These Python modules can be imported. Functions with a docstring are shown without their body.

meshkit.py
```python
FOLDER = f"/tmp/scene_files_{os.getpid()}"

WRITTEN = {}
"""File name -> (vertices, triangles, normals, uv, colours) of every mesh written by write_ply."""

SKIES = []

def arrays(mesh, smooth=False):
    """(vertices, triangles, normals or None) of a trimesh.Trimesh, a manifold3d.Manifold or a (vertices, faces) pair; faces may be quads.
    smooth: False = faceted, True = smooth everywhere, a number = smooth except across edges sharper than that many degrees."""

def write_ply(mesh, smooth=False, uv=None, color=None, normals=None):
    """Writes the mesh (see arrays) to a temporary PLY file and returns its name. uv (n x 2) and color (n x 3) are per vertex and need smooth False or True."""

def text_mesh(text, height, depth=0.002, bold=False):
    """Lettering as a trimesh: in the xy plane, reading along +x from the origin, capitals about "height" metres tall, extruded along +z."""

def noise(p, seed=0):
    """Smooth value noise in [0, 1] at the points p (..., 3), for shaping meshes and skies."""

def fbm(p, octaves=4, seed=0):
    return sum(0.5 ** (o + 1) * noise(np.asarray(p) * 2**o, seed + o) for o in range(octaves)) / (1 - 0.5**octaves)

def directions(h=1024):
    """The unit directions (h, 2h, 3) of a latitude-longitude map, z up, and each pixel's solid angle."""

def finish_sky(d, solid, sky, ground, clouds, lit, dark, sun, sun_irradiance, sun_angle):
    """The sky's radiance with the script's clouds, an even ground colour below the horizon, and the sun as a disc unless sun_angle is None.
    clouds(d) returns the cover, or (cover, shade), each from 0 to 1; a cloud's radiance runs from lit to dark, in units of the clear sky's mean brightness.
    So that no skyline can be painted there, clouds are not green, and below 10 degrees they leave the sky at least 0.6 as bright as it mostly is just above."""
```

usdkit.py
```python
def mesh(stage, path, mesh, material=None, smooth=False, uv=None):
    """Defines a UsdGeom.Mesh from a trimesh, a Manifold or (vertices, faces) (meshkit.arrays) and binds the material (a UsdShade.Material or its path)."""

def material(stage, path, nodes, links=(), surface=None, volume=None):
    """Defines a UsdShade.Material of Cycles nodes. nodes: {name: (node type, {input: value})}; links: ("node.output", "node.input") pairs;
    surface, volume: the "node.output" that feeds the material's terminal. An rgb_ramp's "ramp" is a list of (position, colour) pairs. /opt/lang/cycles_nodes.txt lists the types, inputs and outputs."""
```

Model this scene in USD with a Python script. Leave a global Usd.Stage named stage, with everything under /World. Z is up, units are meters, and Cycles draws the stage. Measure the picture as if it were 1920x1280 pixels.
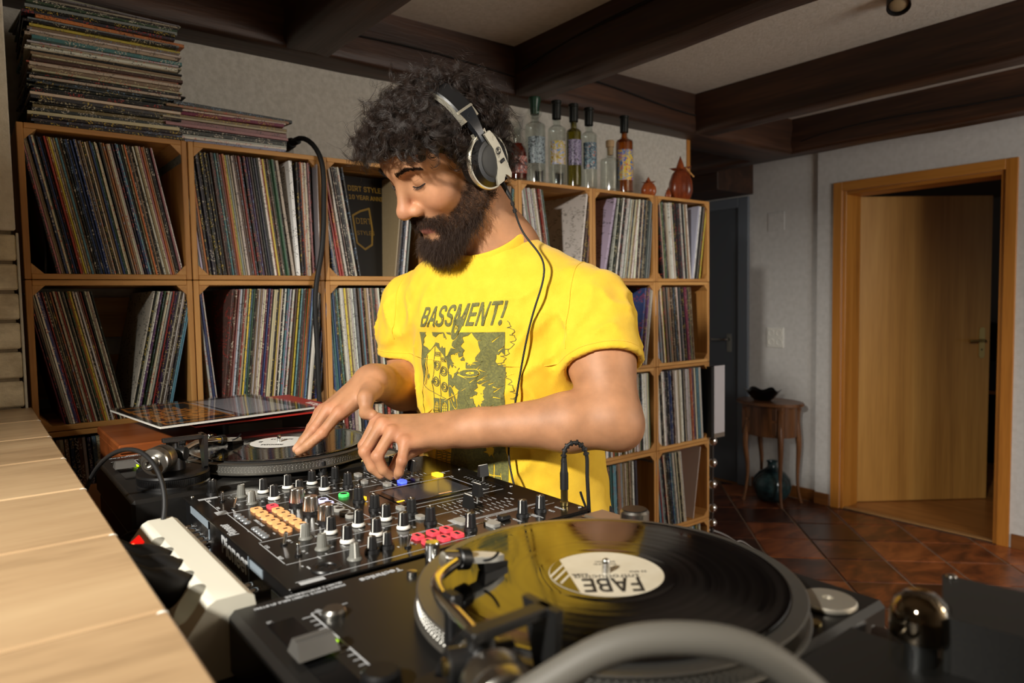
import math, random
import numpy as np, trimesh, usdkit, meshkit
from scipy.spatial import ConvexHull
from pxr import Usd, UsdGeom, UsdLux, UsdShade, Gf, Sdf, Vt
stage = Usd.Stage.CreateInMemory()
UsdGeom.SetStageUpAxis(stage, "Z"); UsdGeom.SetStageMetersPerUnit(stage, 1.0)
UsdGeom.Xform.Define(stage, "/World"); UsdGeom.Scope.Define(stage, "/World/Looks")
# ---------------------------------------------------------------- camera
F_PX, YAW, PITCH, ROLL, CAM_Z = 1320.6, .6587, .0599, -.016, 1.34
fw = np.array([math.sin(YAW)*math.cos(PITCH), math.cos(YAW)*math.cos(PITCH), -math.sin(PITCH)])
rt = np.array([math.cos(YAW), -math.sin(YAW), 0.]); up = np.cross(rt, fw)
rt, up = math.cos(ROLL)*rt + math.sin(ROLL)*up, -math.sin(ROLL)*rt + math.cos(ROLL)*up
cam = UsdGeom.Camera.Define(stage, "/World/camera")
cam.AddTransformOp().Set(Gf.Matrix4d(*rt, 0, *up, 0, *(-fw), 0, 0, 0, CAM_Z, 1))
cam.CreateHorizontalApertureAttr(36.0); cam.CreateVerticalApertureAttr(24.0)
cam.CreateFocalLengthAttr(36.0*F_PX/1920)
cam.CreateClippingRangeAttr(Gf.Vec2f(.02, 100))
cam.CreateFStopAttr(5.0); cam.CreateFocusDistanceAttr(1.2)
cam.CreateExposureAttr(0.0)
# ---------------------------------------------------------------- light: a gridded flash on a stand left of the DJ, daylight from behind, a lamp in the room
dome = UsdLux.DomeLight.Define(stage, "/World/room_ambience"); dome.CreateIntensityAttr(.045); dome.CreateColorAttr(Gf.Vec3f(1.0, .93, .84))
def look_at(prim, eye, to):
    e, t = np.array(eye, float), np.array(to, float); z = e - t; z /= np.linalg.norm(z)
    x = np.cross([0, 0, 1], z); x /= np.linalg.norm(x); y = np.cross(z, x)
    UsdGeom.Xformable(prim).AddTransformOp().Set(Gf.Matrix4d(*x, 0, *y, 0, *z, 0, *e, 1))
flash = UsdLux.SphereLight.Define(stage, "/World/flash_light"); flash.CreateRadiusAttr(.07)
flash.CreateIntensityAttr(1900); flash.CreateColorAttr(Gf.Vec3f(1.0, .95, .86))
look_at(flash, (-1.25, .08, 2.23), (1.0, 1.18, 1.0))
sh = UsdLux.ShapingAPI.Apply(flash.GetPrim()); sh.CreateShapingConeAngleAttr(25); sh.CreateShapingConeSoftnessAttr(.85)
room_lamp = UsdLux.SphereLight.Define(stage, "/World/room_lamp"); room_lamp.CreateRadiusAttr(.22); room_lamp.CreateIntensityAttr(23); room_lamp.CreateColorAttr(Gf.Vec3f(1.0, .86, .68))
room_lamp.AddTranslateOp().Set(Gf.Vec3d(2.1, -1.25, 1.8))
window_light = UsdLux.RectLight.Define(stage, "/World/window_light"); window_light.CreateWidthAttr(1.2); window_light.CreateHeightAttr(1.1)
window_light.CreateIntensityAttr(6.0); window_light.CreateColorAttr(Gf.Vec3f(.85, .93, 1.0)); look_at(window_light, (2.6, -1.5, 1.5), (4.2, 2.3, 1.1))
# ---------------------------------------------------------------- helpers
RNG = random.Random(7)
NAMES, ORIGIN = {}, {}
def unique(parent, name):
    k = (parent, name); n = NAMES.get(k, 0); NAMES[k] = n + 1
    return f"{parent}/{name}" if n == 0 else f"{parent}/{name}_{n:03d}"
def tag(path, label=None, cat=None, group=None, kind=None):
    p = stage.GetPrimAtPath(path)
    for k, v in (("label", label), ("category", cat), ("group", group), ("kind", kind)):
        if v: p.SetCustomDataByKey(k, v)
    return path
def thing(name, label, cat, loc=(0, 0, 0), rotz=0, group=None, kind=None):
    path = unique("/World", name); x = UsdGeom.Xform.Define(stage, path)
    x.AddTranslateOp().Set(Gf.Vec3d(*map(float, loc)))
    if rotz: x.AddRotateZOp().Set(math.degrees(rotz))
    ORIGIN[path] = np.array(loc, float)
    return tag(path, label, cat, group, kind)
def arr(mesh):
    if hasattr(mesh, "to_mesh"):
        m = mesh.to_mesh(); return np.array(m.vert_properties[:, :3], float), np.array(m.tri_verts, int)
    if isinstance(mesh, (tuple, list)):
        v, f = np.asarray(mesh[0], float), np.asarray(mesh[1], int)
        if f.shape[1] == 4: f = np.vstack([f[:, [0, 1, 2]], f[:, [0, 2, 3]]])
        return v, f
    return np.array(mesh.vertices), np.array(mesh.faces)
def put(parent, name, mesh, mat, smooth=30, label=None, kind=None, attrs=None, local=False, uv=None):
    """One Mesh prim under a thing or a part; world-space vertices are brought into the thing's frame."""
    v, f = arr(mesh); top = "/".join(parent.split("/")[:3])
    if not local and top in ORIGIN: v = v - ORIGIN[top]
    path = unique(parent, name)
    usdkit.mesh(stage, path, (v, f), mat, smooth, uv)
    if attrs:
        api = UsdGeom.PrimvarsAPI(stage.GetPrimAtPath(path))
        for k, a in attrs.items():
            a = np.asarray(a, np.float32)
            if a.ndim == 1: a = np.tile(a, (len(v), 1))
            api.CreatePrimvar(k, Sdf.ValueTypeNames.Color3fArray, "vertex").Set(Vt.Vec3fArray.FromNumpy(np.ascontiguousarray(a)))
    return tag(path, label, None, None, kind)
def single(name, mesh, mat, label, cat, smooth=30, group=None, kind=None, attrs=None):
    return tag(put("/World", name, mesh, mat, smooth, attrs=attrs), label, cat, group, kind)
def copy_of(src, loc, rotz=0, label=None, group=None):
    name = src.rsplit("/", 1)[1]
    import re
    path = unique("/World", re.sub(r"_\d{3}$", "", name)); x = UsdGeom.Xform.Define(stage, path)
    x.GetPrim().GetReferences().AddInternalReference(src); x.GetPrim().SetInstanceable(True)
    x.ClearXformOpOrder()
    x.GetPrim().GetAttribute("xformOp:translate") and None
    x.AddTranslateOp(opSuffix="place").Set(Gf.Vec3d(*map(float, loc)))
    if rotz: x.AddRotateZOp(opSuffix="place").Set(math.degrees(rotz))
    d = stage.GetPrimAtPath(src).GetCustomData()
    return tag(path, label or d.get("label"), d.get("category"), group or d.get("group"))
# ---- shapes (all return (vertices, faces))
def cat(ms):
    vs, fs, n = [], [], 0
    for m in ms:
        v, f = arr(m); vs.append(v); fs.append(f + n); n += len(v)
    return np.vstack(vs), np.vstack(fs)
def orient(v, f):
    c = v.mean(0); t = v[f]; n = np.cross(t[:, 1]-t[:, 0], t[:, 2]-t[:, 0])
    flip = ((t.mean(1)-c)*n).sum(1) < 0
    f = f.copy(); f[flip] = f[flip][:, ::-1]
    return v, f
def hull(pts):
    pts = np.asarray(pts, float); h = ConvexHull(pts); used = np.unique(h.simplices); m = -np.ones(len(pts), int); m[used] = np.arange(len(used))
    return orient(pts[used], m[h.simplices])
def box(x0, x1, y0, y1, z0, z1, c=0.):
    if c <= 0:
        v = np.array([[x, y, z] for x in (x0, x1) for y in (y0, y1) for z in (z0, z1)], float)
        return v, np.array([[0,1,3],[0,3,2],[4,6,7],[4,7,5],[0,4,5],[0,5,1],[2,3,7],[2,7,6],[0,2,6],[0,6,4],[1,5,7],[1,7,3]])
    p = []
    for x, sx in ((x0, 1), (x1, -1)):
        for y, sy in ((y0, 1), (y1, -1)):
            for z, sz in ((z0, 1), (z1, -1)):
                p += [(x, y+sy*c, z+sz*c), (x+sx*c, y, z+sz*c), (x+sx*c, y+sy*c, z)]
    return hull(p)
def lathe(prof, n=32, axis_origin=(0, 0, 0)):
    """prof: (r, z) from bottom to top; closed where r = 0."""
    prof = np.asarray(prof, float); a = np.arange(n)*2*np.pi/n; k = len(prof)
    v = np.stack([np.outer(prof[:, 0], np.cos(a)), np.outer(prof[:, 0], np.sin(a)), np.repeat(prof[:, 1:], n, 1)], -1).reshape(-1, 3)
    f = []
    for i in range(k-1):
        for j in range(n):
            a0, a1, b0, b1 = i*n+j, i*n+(j+1) % n, (i+1)*n+j, (i+1)*n+(j+1) % n
            f += [(a0, a1, b1), (a0, b1, b0)]
    v = v + np.array(axis_origin)
    m = trimesh.Trimesh(v, np.array(f), process=False); m.merge_vertices()
    m.update_faces(m.nondegenerate_faces())
    return np.array(m.vertices), np.array(m.faces)
def frame_of(d):
    d = np.asarray(d, float)/np.linalg.norm(d); h = np.array([0, 0, 1.]) if abs(d[2]) < .9 else np.array([1., 0, 0])
    x = np.cross(h, d); x /= np.linalg.norm(x); return x, np.cross(d, x), d
def place(m, origin=(0, 0, 0), zdir=(0, 0, 1), scale=1., rot=0.):
    v, f = arr(m); x, y, z = frame_of(zdir)
    if tuple(zdir) == (0, 0, 1): x, y = np.array([1., 0, 0]), np.array([0, 1., 0])
    c, s = math.cos(rot), math.sin(rot); x, y = c*x+s*y, -s*x+c*y
    return (v*scale) @ np.stack([x, y, z]) + np.asarray(origin, float), f
def move(m, d): v, f = arr(m); return v + np.asarray(d, float), f
def rot_about(m, axis, ang, center=(0, 0, 0)):
    v, f = arr(m); R = trimesh.transformations.rotation_matrix(ang, axis)[:3, :3]; c = np.asarray(center, float)
    return (v-c) @ R.T + c, f
def cyl(p0, p1, r0, r1=None, n=20, c=0.):
    r1 = r0 if r1 is None else r1; p0, p1 = np.asarray(p0, float), np.asarray(p1, float); L = np.linalg.norm(p1-p0)
    prof = [(0, 0), (r0-c, 0), (r0, c), (r1, L-c), (r1-c, L), (0, L)] if c else [(0, 0), (r0, 0), (r1, L), (0, L)]
    return place(lathe(prof, n), p0, p1-p0)
def smooth_path(pts, n=40):
    p = np.asarray(pts, float)
    from scipy.interpolate import CubicSpline
    t = np.r_[0, np.cumsum(np.linalg.norm(np.diff(p, axis=0), axis=1))]
    return CubicSpline(t, p)(np.linspace(0, t[-1], n))
def tube(pts, r, n=10, cap=True):
    p = np.asarray(pts, float); k = len(p); r = np.broadcast_to(r, (k,)); t = np.gradient(p, axis=0); t /= np.linalg.norm(t, axis=1, keepdims=True)+1e-12
    x, y, _ = frame_of(t[0]); X = []
    for i in range(k):
        x = x - t[i]*(x@t[i]); x /= np.linalg.norm(x); X.append(x)
    X = np.array(X); Y = np.cross(t, X); a = np.arange(n)*2*np.pi/n
    v = (p[:, None] + r[:, None, None]*(np.cos(a)[None, :, None]*X[:, None] + np.sin(a)[None, :, None]*Y[:, None])).reshape(-1, 3)
    i, j = np.meshgrid(np.arange(k-1), np.arange(n), indexing="ij"); q = np.stack([i*n+j, i*n+(j+1) % n, (i+1)*n+(j+1) % n, (i+1)*n+j], -1).reshape(-1, 4)
    f = [q[:, [0, 1, 2]], q[:, [0, 2, 3]]]
    if cap:
        v = np.vstack([v, p[:1], p[-1:]]); m = len(v)
        f += [np.array([[m-2, (s+1) % n, s] for s in range(n)]), np.array([[m-1, (k-1)*n+s, (k-1)*n+(s+1) % n] for s in range(n)])]
    return v, np.vstack(f)
def prism(poly, h, z0=0.):
    """shapely polygon (or a list of points) extruded along z"""
    from shapely.geometry import Polygon
    g = poly if hasattr(poly, "geom_type") else Polygon(poly)
    ms = [arr(trimesh.creation.extrude_polygon(q, h, engine="earcut")) for q in getattr(g, "geoms", [g])]
    return move(cat(ms), (0, 0, z0))
def sphere(c, r, n=2):
    m = trimesh.creation.icosphere(n, 1.0); return np.array(m.vertices)*np.asarray(r, float) + np.asarray(c, float), np.array(m.faces)
def text(s, h, depth=.0004, bold=False):
    return arr(meshkit.text_mesh(s, h, depth, bold))
def lay(m, o, ex, ey):
    """puts a flat xy mesh on the plane with origin o, reading along ex, its top towards ey"""
    v, f = arr(m); ex, ey = np.asarray(ex, float)/np.linalg.norm(ex), np.asarray(ey, float)/np.linalg.norm(ey); ez = np.cross(ex, ey)
    return v @ np.stack([ex, ey, ez]) + np.asarray(o, float), f
# ---- surface nets: an implicit shape (negative inside) to a mesh
def surface_nets(fn, lo, hi, h):
    lo, hi = np.asarray(lo, float), np.asarray(hi, float); q = 4; n = (np.ceil(np.ceil((hi-lo)/h)/q)*q).astype(int)+1
    ax = [lo[k]+h*np.arange(n[k]) for k in range(3)]
    ac = [a[::q] for a in ax]; g = np.stack(np.meshgrid(*ac, indexing="ij"), -1); Cs = fn(g.reshape(-1, 3)).reshape(g.shape[:3])
    idx = [np.minimum((np.arange(n[k])+q//2)//q, len(ac[k])-1) for k in range(3)]
    S = Cs[np.ix_(*idx)].astype(np.float32); near = np.argwhere(np.abs(S) < h*q*1.5)
    for i in range(0, len(near), 400000):
        b = near[i:i+400000]; S[tuple(b.T)] = fn(lo+h*b)
    neg = S < 0
    c = [neg[a:n[0]-1+a, b:n[1]-1+b, d:n[2]-1+d] for a in (0, 1) for b in (0, 1) for d in (0, 1)]
    s = sum(x.astype(np.int8) for x in c); act = (s > 0) & (s < 8)
    idx = -np.ones(act.shape, np.int64); cells = np.argwhere(act); idx[tuple(cells.T)] = np.arange(len(cells))
    acc, cnt = np.zeros((len(cells), 3)), np.zeros(len(cells))
    for k in range(3):
        e = np.eye(3, dtype=int)[k]; o = [j for j in range(3) if j != k]
        for a in (0, 1):
            for b in (0, 1):
                off = np.zeros(3, int); off[o[0]], off[o[1]] = a, b
                p0 = cells+off; p1 = p0+e; v0, v1 = S[tuple(p0.T)], S[tuple(p1.T)]; m = (v0 < 0) != (v1 < 0)
                t = v0[m]/(v0[m]-v1[m]); acc[m] += p0[m]+t[:, None]*e; cnt[m] += 1
    V = lo+h*acc/cnt[:, None]; F = []
    for k in range(3):
        e = np.eye(3, dtype=int)[k]; o1, o2 = np.eye(3, dtype=int)[(k+1) % 3], np.eye(3, dtype=int)[(k+2) % 3]
        sl0 = [slice(1, n[j]-1) for j in range(3)]; sl0[k] = slice(0, n[k]-1); sl1 = list(sl0); sl1[k] = slice(1, n[k])
        A, B = neg[tuple(sl0)], neg[tuple(sl1)]; off = np.array([x.start for x in sl0])
        for cond, fl in ((A & ~B, False), (~A & B, True)):
            p = np.argwhere(cond)+off
            if not len(p): continue
            q = np.stack([idx[tuple(p.T)], idx[tuple((p-o1).T)], idx[tuple((p-o1-o2).T)], idx[tuple((p-o2).T)]], 1)
            F.append(q[:, ::-1] if fl else q)
    Q = np.vstack(F)
    return V, np.vstack([Q[:, [0, 1, 2]], Q[:, [0, 2, 3]]])
def smin(a, b, k):
    h = np.clip(.5+.5*(b-a)/k, 0, 1); return b*(1-h)+a*h-k*h*(1-h)
def smax(a, b, k): return -smin(-a, -b, k)
def sd_cone(p, a, b, ra, rb):
    a, b = np.asarray(a, float), np.asarray(b, float); d = b-a; t = np.clip(((p-a)@d)/(d@d), 0, 1)
    return np.linalg.norm(p-a-t[:, None]*d, axis=1)-(ra+(rb-ra)*t)
def sd_ell(p, c, r, R=None):
    q = p-np.asarray(c, float)
    if R is not None: q = q@np.asarray(R).T
    r = np.asarray(r, float); k0 = np.linalg.norm(q/r, axis=1); k1 = np.linalg.norm(q/r**2, axis=1)
    return k0*(k0-1)/np.maximum(k1, 1e-9)
def curves(parent, name, strands, width, mat, label=None, kind=None):
    top = "/".join(parent.split("/")[:3]); o = ORIGIN.get(top, np.zeros(3))
    path = unique(parent, name); c = UsdGeom.BasisCurves.Define(stage, path)
    c.CreateTypeAttr("cubic"); c.CreateBasisAttr("catmullRom"); c.CreateWrapAttr("pinned")
    pts = np.vstack(strands)-o
    c.CreatePointsAttr(Vt.Vec3fArray.FromNumpy(pts.astype(np.float32))); c.CreateCurveVertexCountsAttr(Vt.IntArray.FromNumpy(np.array([len(s) for s in strands], np.int32)))
    w = np.concatenate([np.linspace(1, .35, len(s))*width for s in strands]); c.CreateWidthsAttr(Vt.FloatArray.FromNumpy(w.astype(np.float32))); c.SetWidthsInterpolation("vertex")
    UsdShade.MaterialBindingAPI.Apply(c.GetPrim()).Bind(mat)
    return tag(path, label, None, None, kind)
# ---------------------------------------------------------------- materials
def C(r, g=None, b=None):
    c = np.array((r, r, r) if g is None else (r, g, b), float)/255
    return tuple(np.where(c <= .04045, c/12.92, ((c+.055)/1.055)**2.4))
def mat(name, nodes, links=(), surface="p.BSDF"): return usdkit.material(stage, f"/World/Looks/{name}", nodes, links, surface)
def plain(name, col, rough=.5, **kw): return mat(name, {"p": ("principled_bsdf", {"base_color": col, "roughness": rough, **kw})})
def noisy(name, c0, c1, scale, rough=.6, stretch=(1, 1, 1), bump=0., detail=4, lo=.35, hi=.65, bscale=None, space="geometry.position", **kw):
    n = {"g": ("geometry", {}), "m": ("mapping", {"scale": stretch}), "n": ("noise_texture", {"scale": scale, "detail": detail, "roughness": .6}),
         "r": ("rgb_ramp", {"ramp": [(0, c0), (lo, c0), (hi, c1), (1, c1)]}), "p": ("principled_bsdf", {"roughness": rough, **kw})}
    l = [("g.position", "m.vector"), ("m.vector", "n.vector"), ("n.fac", "r.fac"), ("r.color", "p.base_color")]
    if bump:
        n["n2"] = ("noise_texture", {"scale": bscale or scale, "detail": 5, "roughness": .6}); n["b"] = ("bump", {"strength": 1., "distance": bump})
        l += [("m.vector", "n2.vector"), ("n2.fac", "b.height"), ("b.normal", "p.normal")]
    return mat(name, n, l)
def wood(name, c0, c1, c2, axis=0, scale=9., rough=.5, bump=.0008, ratio=.06, **kw):
    """grain along the axis: stretched noise plus finer streaks"""
    st = [1., 1., 1.]; st[axis] = ratio
    n = {"g": ("geometry", {}), "oi": ("object_info", {}), "o": ("vector_math", {"math_type": "multiply_add", "vector2": (1, 1, 1)}), "m": ("mapping", {"scale": tuple(st)}),
         "sc": ("vector_math", {"math_type": "scale", "vector1": (3.1, 7.7, 5.3)}),
         "n": ("noise_texture", {"scale": scale, "detail": 6, "roughness": .62, "distortion": .6}), "n2": ("noise_texture", {"scale": scale*7, "detail": 3, "roughness": .7}),
         "a": ("math", {"math_type": "multiply_add", "value2": .35}), "s": ("math", {"math_type": "subtract", "value2": .175}),
         "r": ("rgb_ramp", {"ramp": [(.25, c0), (.5, c1), (.78, c2)]}), "p": ("principled_bsdf", {"roughness": rough, **kw}), "b": ("bump", {"strength": .8, "distance": bump})}
    l = [("oi.random", "sc.scale"), ("g.position", "o.vector1"), ("sc.vector", "o.vector3"), ("o.vector", "m.vector"), ("m.vector", "n.vector"), ("m.vector", "n2.vector"),
         ("n2.fac", "a.value1"), ("n.fac", "a.value3"), ("a.value", "s.value1"), ("s.value", "r.fac"), ("r.color", "p.base_color"), ("s.value", "b.height"), ("b.normal", "p.normal")]
    return mat(name, n, l)
def glow(name, col, s, base=None):
    return mat(name, {"p": ("principled_bsdf", {"base_color": base or col, "roughness": .4, "emission_color": col, "emission_strength": s})})
M = {}
M["plaster"] = noisy("plaster", C(196, 190, 178), C(212, 206, 195), 60, .85, bump=.004, bscale=38)
M["plaster_smooth"] = noisy("plaster_smooth", C(206, 204, 200), C(216, 214, 211), 30, .8, bump=.0015, bscale=120)
M["ceiling"] = noisy("ceiling_paint", C(206, 200, 188), C(218, 212, 202), 40, .9, bump=.002, bscale=90)
M["beam_x"] = wood("old_beam_along", C(26, 15, 9), C(58, 34, 20), C(92, 58, 36), 0, 11, .5, .004)
M["beam_y"] = wood("old_beam_across", C(26, 15, 9), C(54, 32, 19), C(86, 54, 34), 1, 11, .5, .004)
M["crate"] = wood("crate_pine", C(150, 98, 44), C(196, 142, 76), C(222, 172, 104), 0, 14, .55, .0005)
M["crate_v"] = wood("crate_pine_upright", C(150, 98, 44), C(190, 136, 72), C(218, 166, 98), 2, 14, .55, .0005)
M["crate_y"] = wood("crate_pine_deep", C(140, 92, 42), C(184, 132, 70), C(210, 160, 96), 1, 14, .55, .0005)
M["door"] = wood("door_veneer", C(150, 104, 48), C(184, 134, 66), C(206, 158, 86), 2, 5, .38, .0002, .05)
M["frame"] = wood("door_frame_wood", C(150, 92, 30), C(186, 120, 44), C(204, 140, 62), 2, 9, .4, .0003, .05)
M["skirt"] = wood("skirting_wood", C(96, 56, 24), C(130, 80, 36), C(150, 96, 50), 1, 9, .4, .0003)
M["parquet"] = wood("hall_parquet", C(120, 74, 34), C(158, 104, 52), C(180, 124, 68), 1, 9, .3, .0003)
M["grey_door"] = plain("grey_door_paint", C(78, 84, 92), .4)
M["grey_frame"] = plain("grey_frame_paint", C(104, 112, 122), .4)
M["steel"] = plain("brushed_steel", C(176, 174, 168), .28, metallic=1.0)
M["chrome"] = plain("chrome", C(214, 214, 214), .09, metallic=1.0)
M["brass"] = plain("old_brass", C(190, 168, 110), .3, metallic=1.0)
M["black"] = plain("black_plastic", C(16, 16, 17), .38)
M["black_gloss"] = plain("black_gloss", C(10, 10, 11), .12)
M["rubber"] = plain("black_rubber", C(14, 14, 15), .6)
M["white"] = plain("white_plastic", C(226, 224, 216), .4)
M["grey"] = plain("grey_plastic", C(120, 120, 114), .5)
M["print"] = plain("pale_print", C(176, 178, 180), .5)
M["dark_print"] = plain("dark_print", C(30, 28, 26), .6)
# ---------------------------------------------------------------- the room
def struct(name, mesh, m, label=None, smooth=30, cat=None):
    p = put("/World", name, mesh, M[m] if isinstance(m, str) else m, smooth); return tag(p, label, cat, None, "structure")
WX, WY, CEIL = 4.27, 2.27, 2.30
def tile_mat():
    n = {"g": ("geometry", {}), "oi": ("object_info", {}), "m": ("mapping", {"rotation": (0, 0, .78), "scale": (1, 2.2, 1)}), "n": ("noise_texture", {"scale": 5.5, "detail": 4, "roughness": .6, "distortion": .5}),
         "a": ("math", {"math_type": "multiply_add", "value2": .55}), "s": ("math", {"math_type": "subtract", "value2": .27}),
         "r": ("rgb_ramp", {"ramp": [(.25, C(62, 34, 24)), (.45, C(96, 52, 32)), (.62, C(136, 74, 40)), (.8, C(160, 92, 50))]}), "n2": ("noise_texture", {"scale": 60, "detail": 3}),
         "b": ("bump", {"strength": .35, "distance": .001}), "p": ("principled_bsdf", {"roughness": .3})}
    return mat("terracotta_tile", n, [("g.position", "m.vector"), ("m.vector", "n.vector"), ("oi.random", "a.value1"), ("n.fac", "a.value3"), ("a.value", "s.value1"), ("s.value", "r.fac"), ("r.color", "p.base_color"),
        ("g.position", "n2.vector"), ("n2.fac", "b.height"), ("b.normal", "p.normal")])
M["tile"] = tile_mat(); M["grout"] = noisy("grout", C(122, 100, 82), C(140, 118, 98), 80, .9)
floor = struct("floor", box(-3.4, 6.6, -1.7, 4.3, -.08, -.004), "grout", "tiled floor of brown terracotta squares laid on the diagonal", cat="floor")
TS, c45 = .2865, math.sqrt(.5)
U0, V0 = 3.675, 1.123      # joints at (x+y)c = U0 + kTS and (x-y)c = V0 + kTS
from shapely.geometry import box as sbox, Polygon, Point, LineString, MultiPolygon
from shapely.ops import unary_union
from shapely import affinity
room = sbox(1.55, -.4, 4.268, 3.75)
for i in range(-9, 12):
    for j in range(-9, 12):
        u, v, g, r = U0+i*TS, V0+j*TS, .0045, .004
        q = [(u+g+a, v+g+b) for a, b in ((0, 0), (TS-2*g, 0), (TS-2*g, TS-2*g), (0, TS-2*g))]
        q = Polygon([((a+b)*c45, (a-b)*c45) for a, b in q]).intersection(room)
        if q.is_empty or q.area < .002 or q.geom_type != "Polygon": continue
        if (q.centroid.x-.9)*.3 > 2.3+q.centroid.y or q.centroid.distance(Point(3.3, 1.7)) > 1.75: continue
        top = np.array(q.exterior.coords)[:-1]; cc = top.mean(0); inn = cc+(top-cc)*(1-.006/np.maximum(.05, np.linalg.norm(top-cc, axis=1)))[:, None]
        put(floor, "tile", hull(np.vstack([np.c_[top, np.full(len(top), -.012)], np.c_[top, np.full(len(top), -.0022)], np.c_[inn, np.zeros(len(top))]])), M["tile"], False)
ceiling = struct("ceiling", box(-3.4, 6.6, -1.7, 4.3, CEIL, CEIL+.06), "ceiling", "off-white textured plaster ceiling between the dark beams", cat="ceiling")
struct("wall_back", box(-3.4, 2.872, WY, WY+.13, 0, CEIL), "plaster", "rough cream plaster wall behind the record crates", cat="wall")
struct("trim_1", box(2.873, 2.9, WY-.004, WY+.134, 0, 2.125, .002), wood("end_post", C(150, 92, 30), C(186, 122, 50), C(200, 140, 66), 2), "orange wooden edge strip closing the end of the back wall", cat="trim")
# right wall with the doorway
DY0, DY1, DZ = 1.335, 2.19, 1.965
wr = unary_union([sbox(-1.7, 0, DY0, CEIL), sbox(DY1, 0, 2.352, CEIL), sbox(DY0, DZ, DY1, CEIL)])
v, f = prism(wr, .19); wall_right = struct("wall_right", (np.stack([WX+v[:, 2], v[:, 0], v[:, 1]], 1), f), "plaster_smooth", "white plaster wall around the wooden door on the right", cat="wall")
wl = unary_union([sbox(2.352, 0, 2.86, CEIL), sbox(2.86, 2.02, 4.3, CEIL), sbox(3.82, 0, 4.3, CEIL)])
v, f = prism(wl, .16); wall_niche = struct("wall_far", (np.stack([WX+.03+v[:, 2], v[:, 0], v[:, 1]], 1), f), "plaster_smooth", "set-back strip of white wall between the grey door and the corner", cat="wall")
struct("wall_passage", box(2.9, WX+.03, 4.2, 4.3, 0, CEIL), "plaster", cat="wall", label="dim plaster wall closing the passage behind the crates")
struct("wall_left", box(-3.5, -3.4, -1.7, 4.3, 0, CEIL), "plaster", cat="wall", label="plaster wall far to the left, out of the picture")
struct("wall_front", box(-3.4, WX, -1.8, -1.7, 0, CEIL), "plaster", cat="wall", label="plaster wall behind the camera")
# the hall beyond the door
struct("floor_hall", box(WX+.02, 6.6, .3, 3.2, -.003, .004), "parquet", "hall floor of warm brown parquet seen under the open door", cat="floor")
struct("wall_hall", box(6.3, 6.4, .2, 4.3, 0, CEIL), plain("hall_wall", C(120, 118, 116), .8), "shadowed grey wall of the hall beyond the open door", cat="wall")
struct("ceiling_hall", box(WX+.2, 6.3, .2, 4.3, 2.06, 2.1), plain("hall_ceiling", C(70, 52, 40), .8), "dark hall ceiling above the open door", cat="ceiling")
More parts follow.
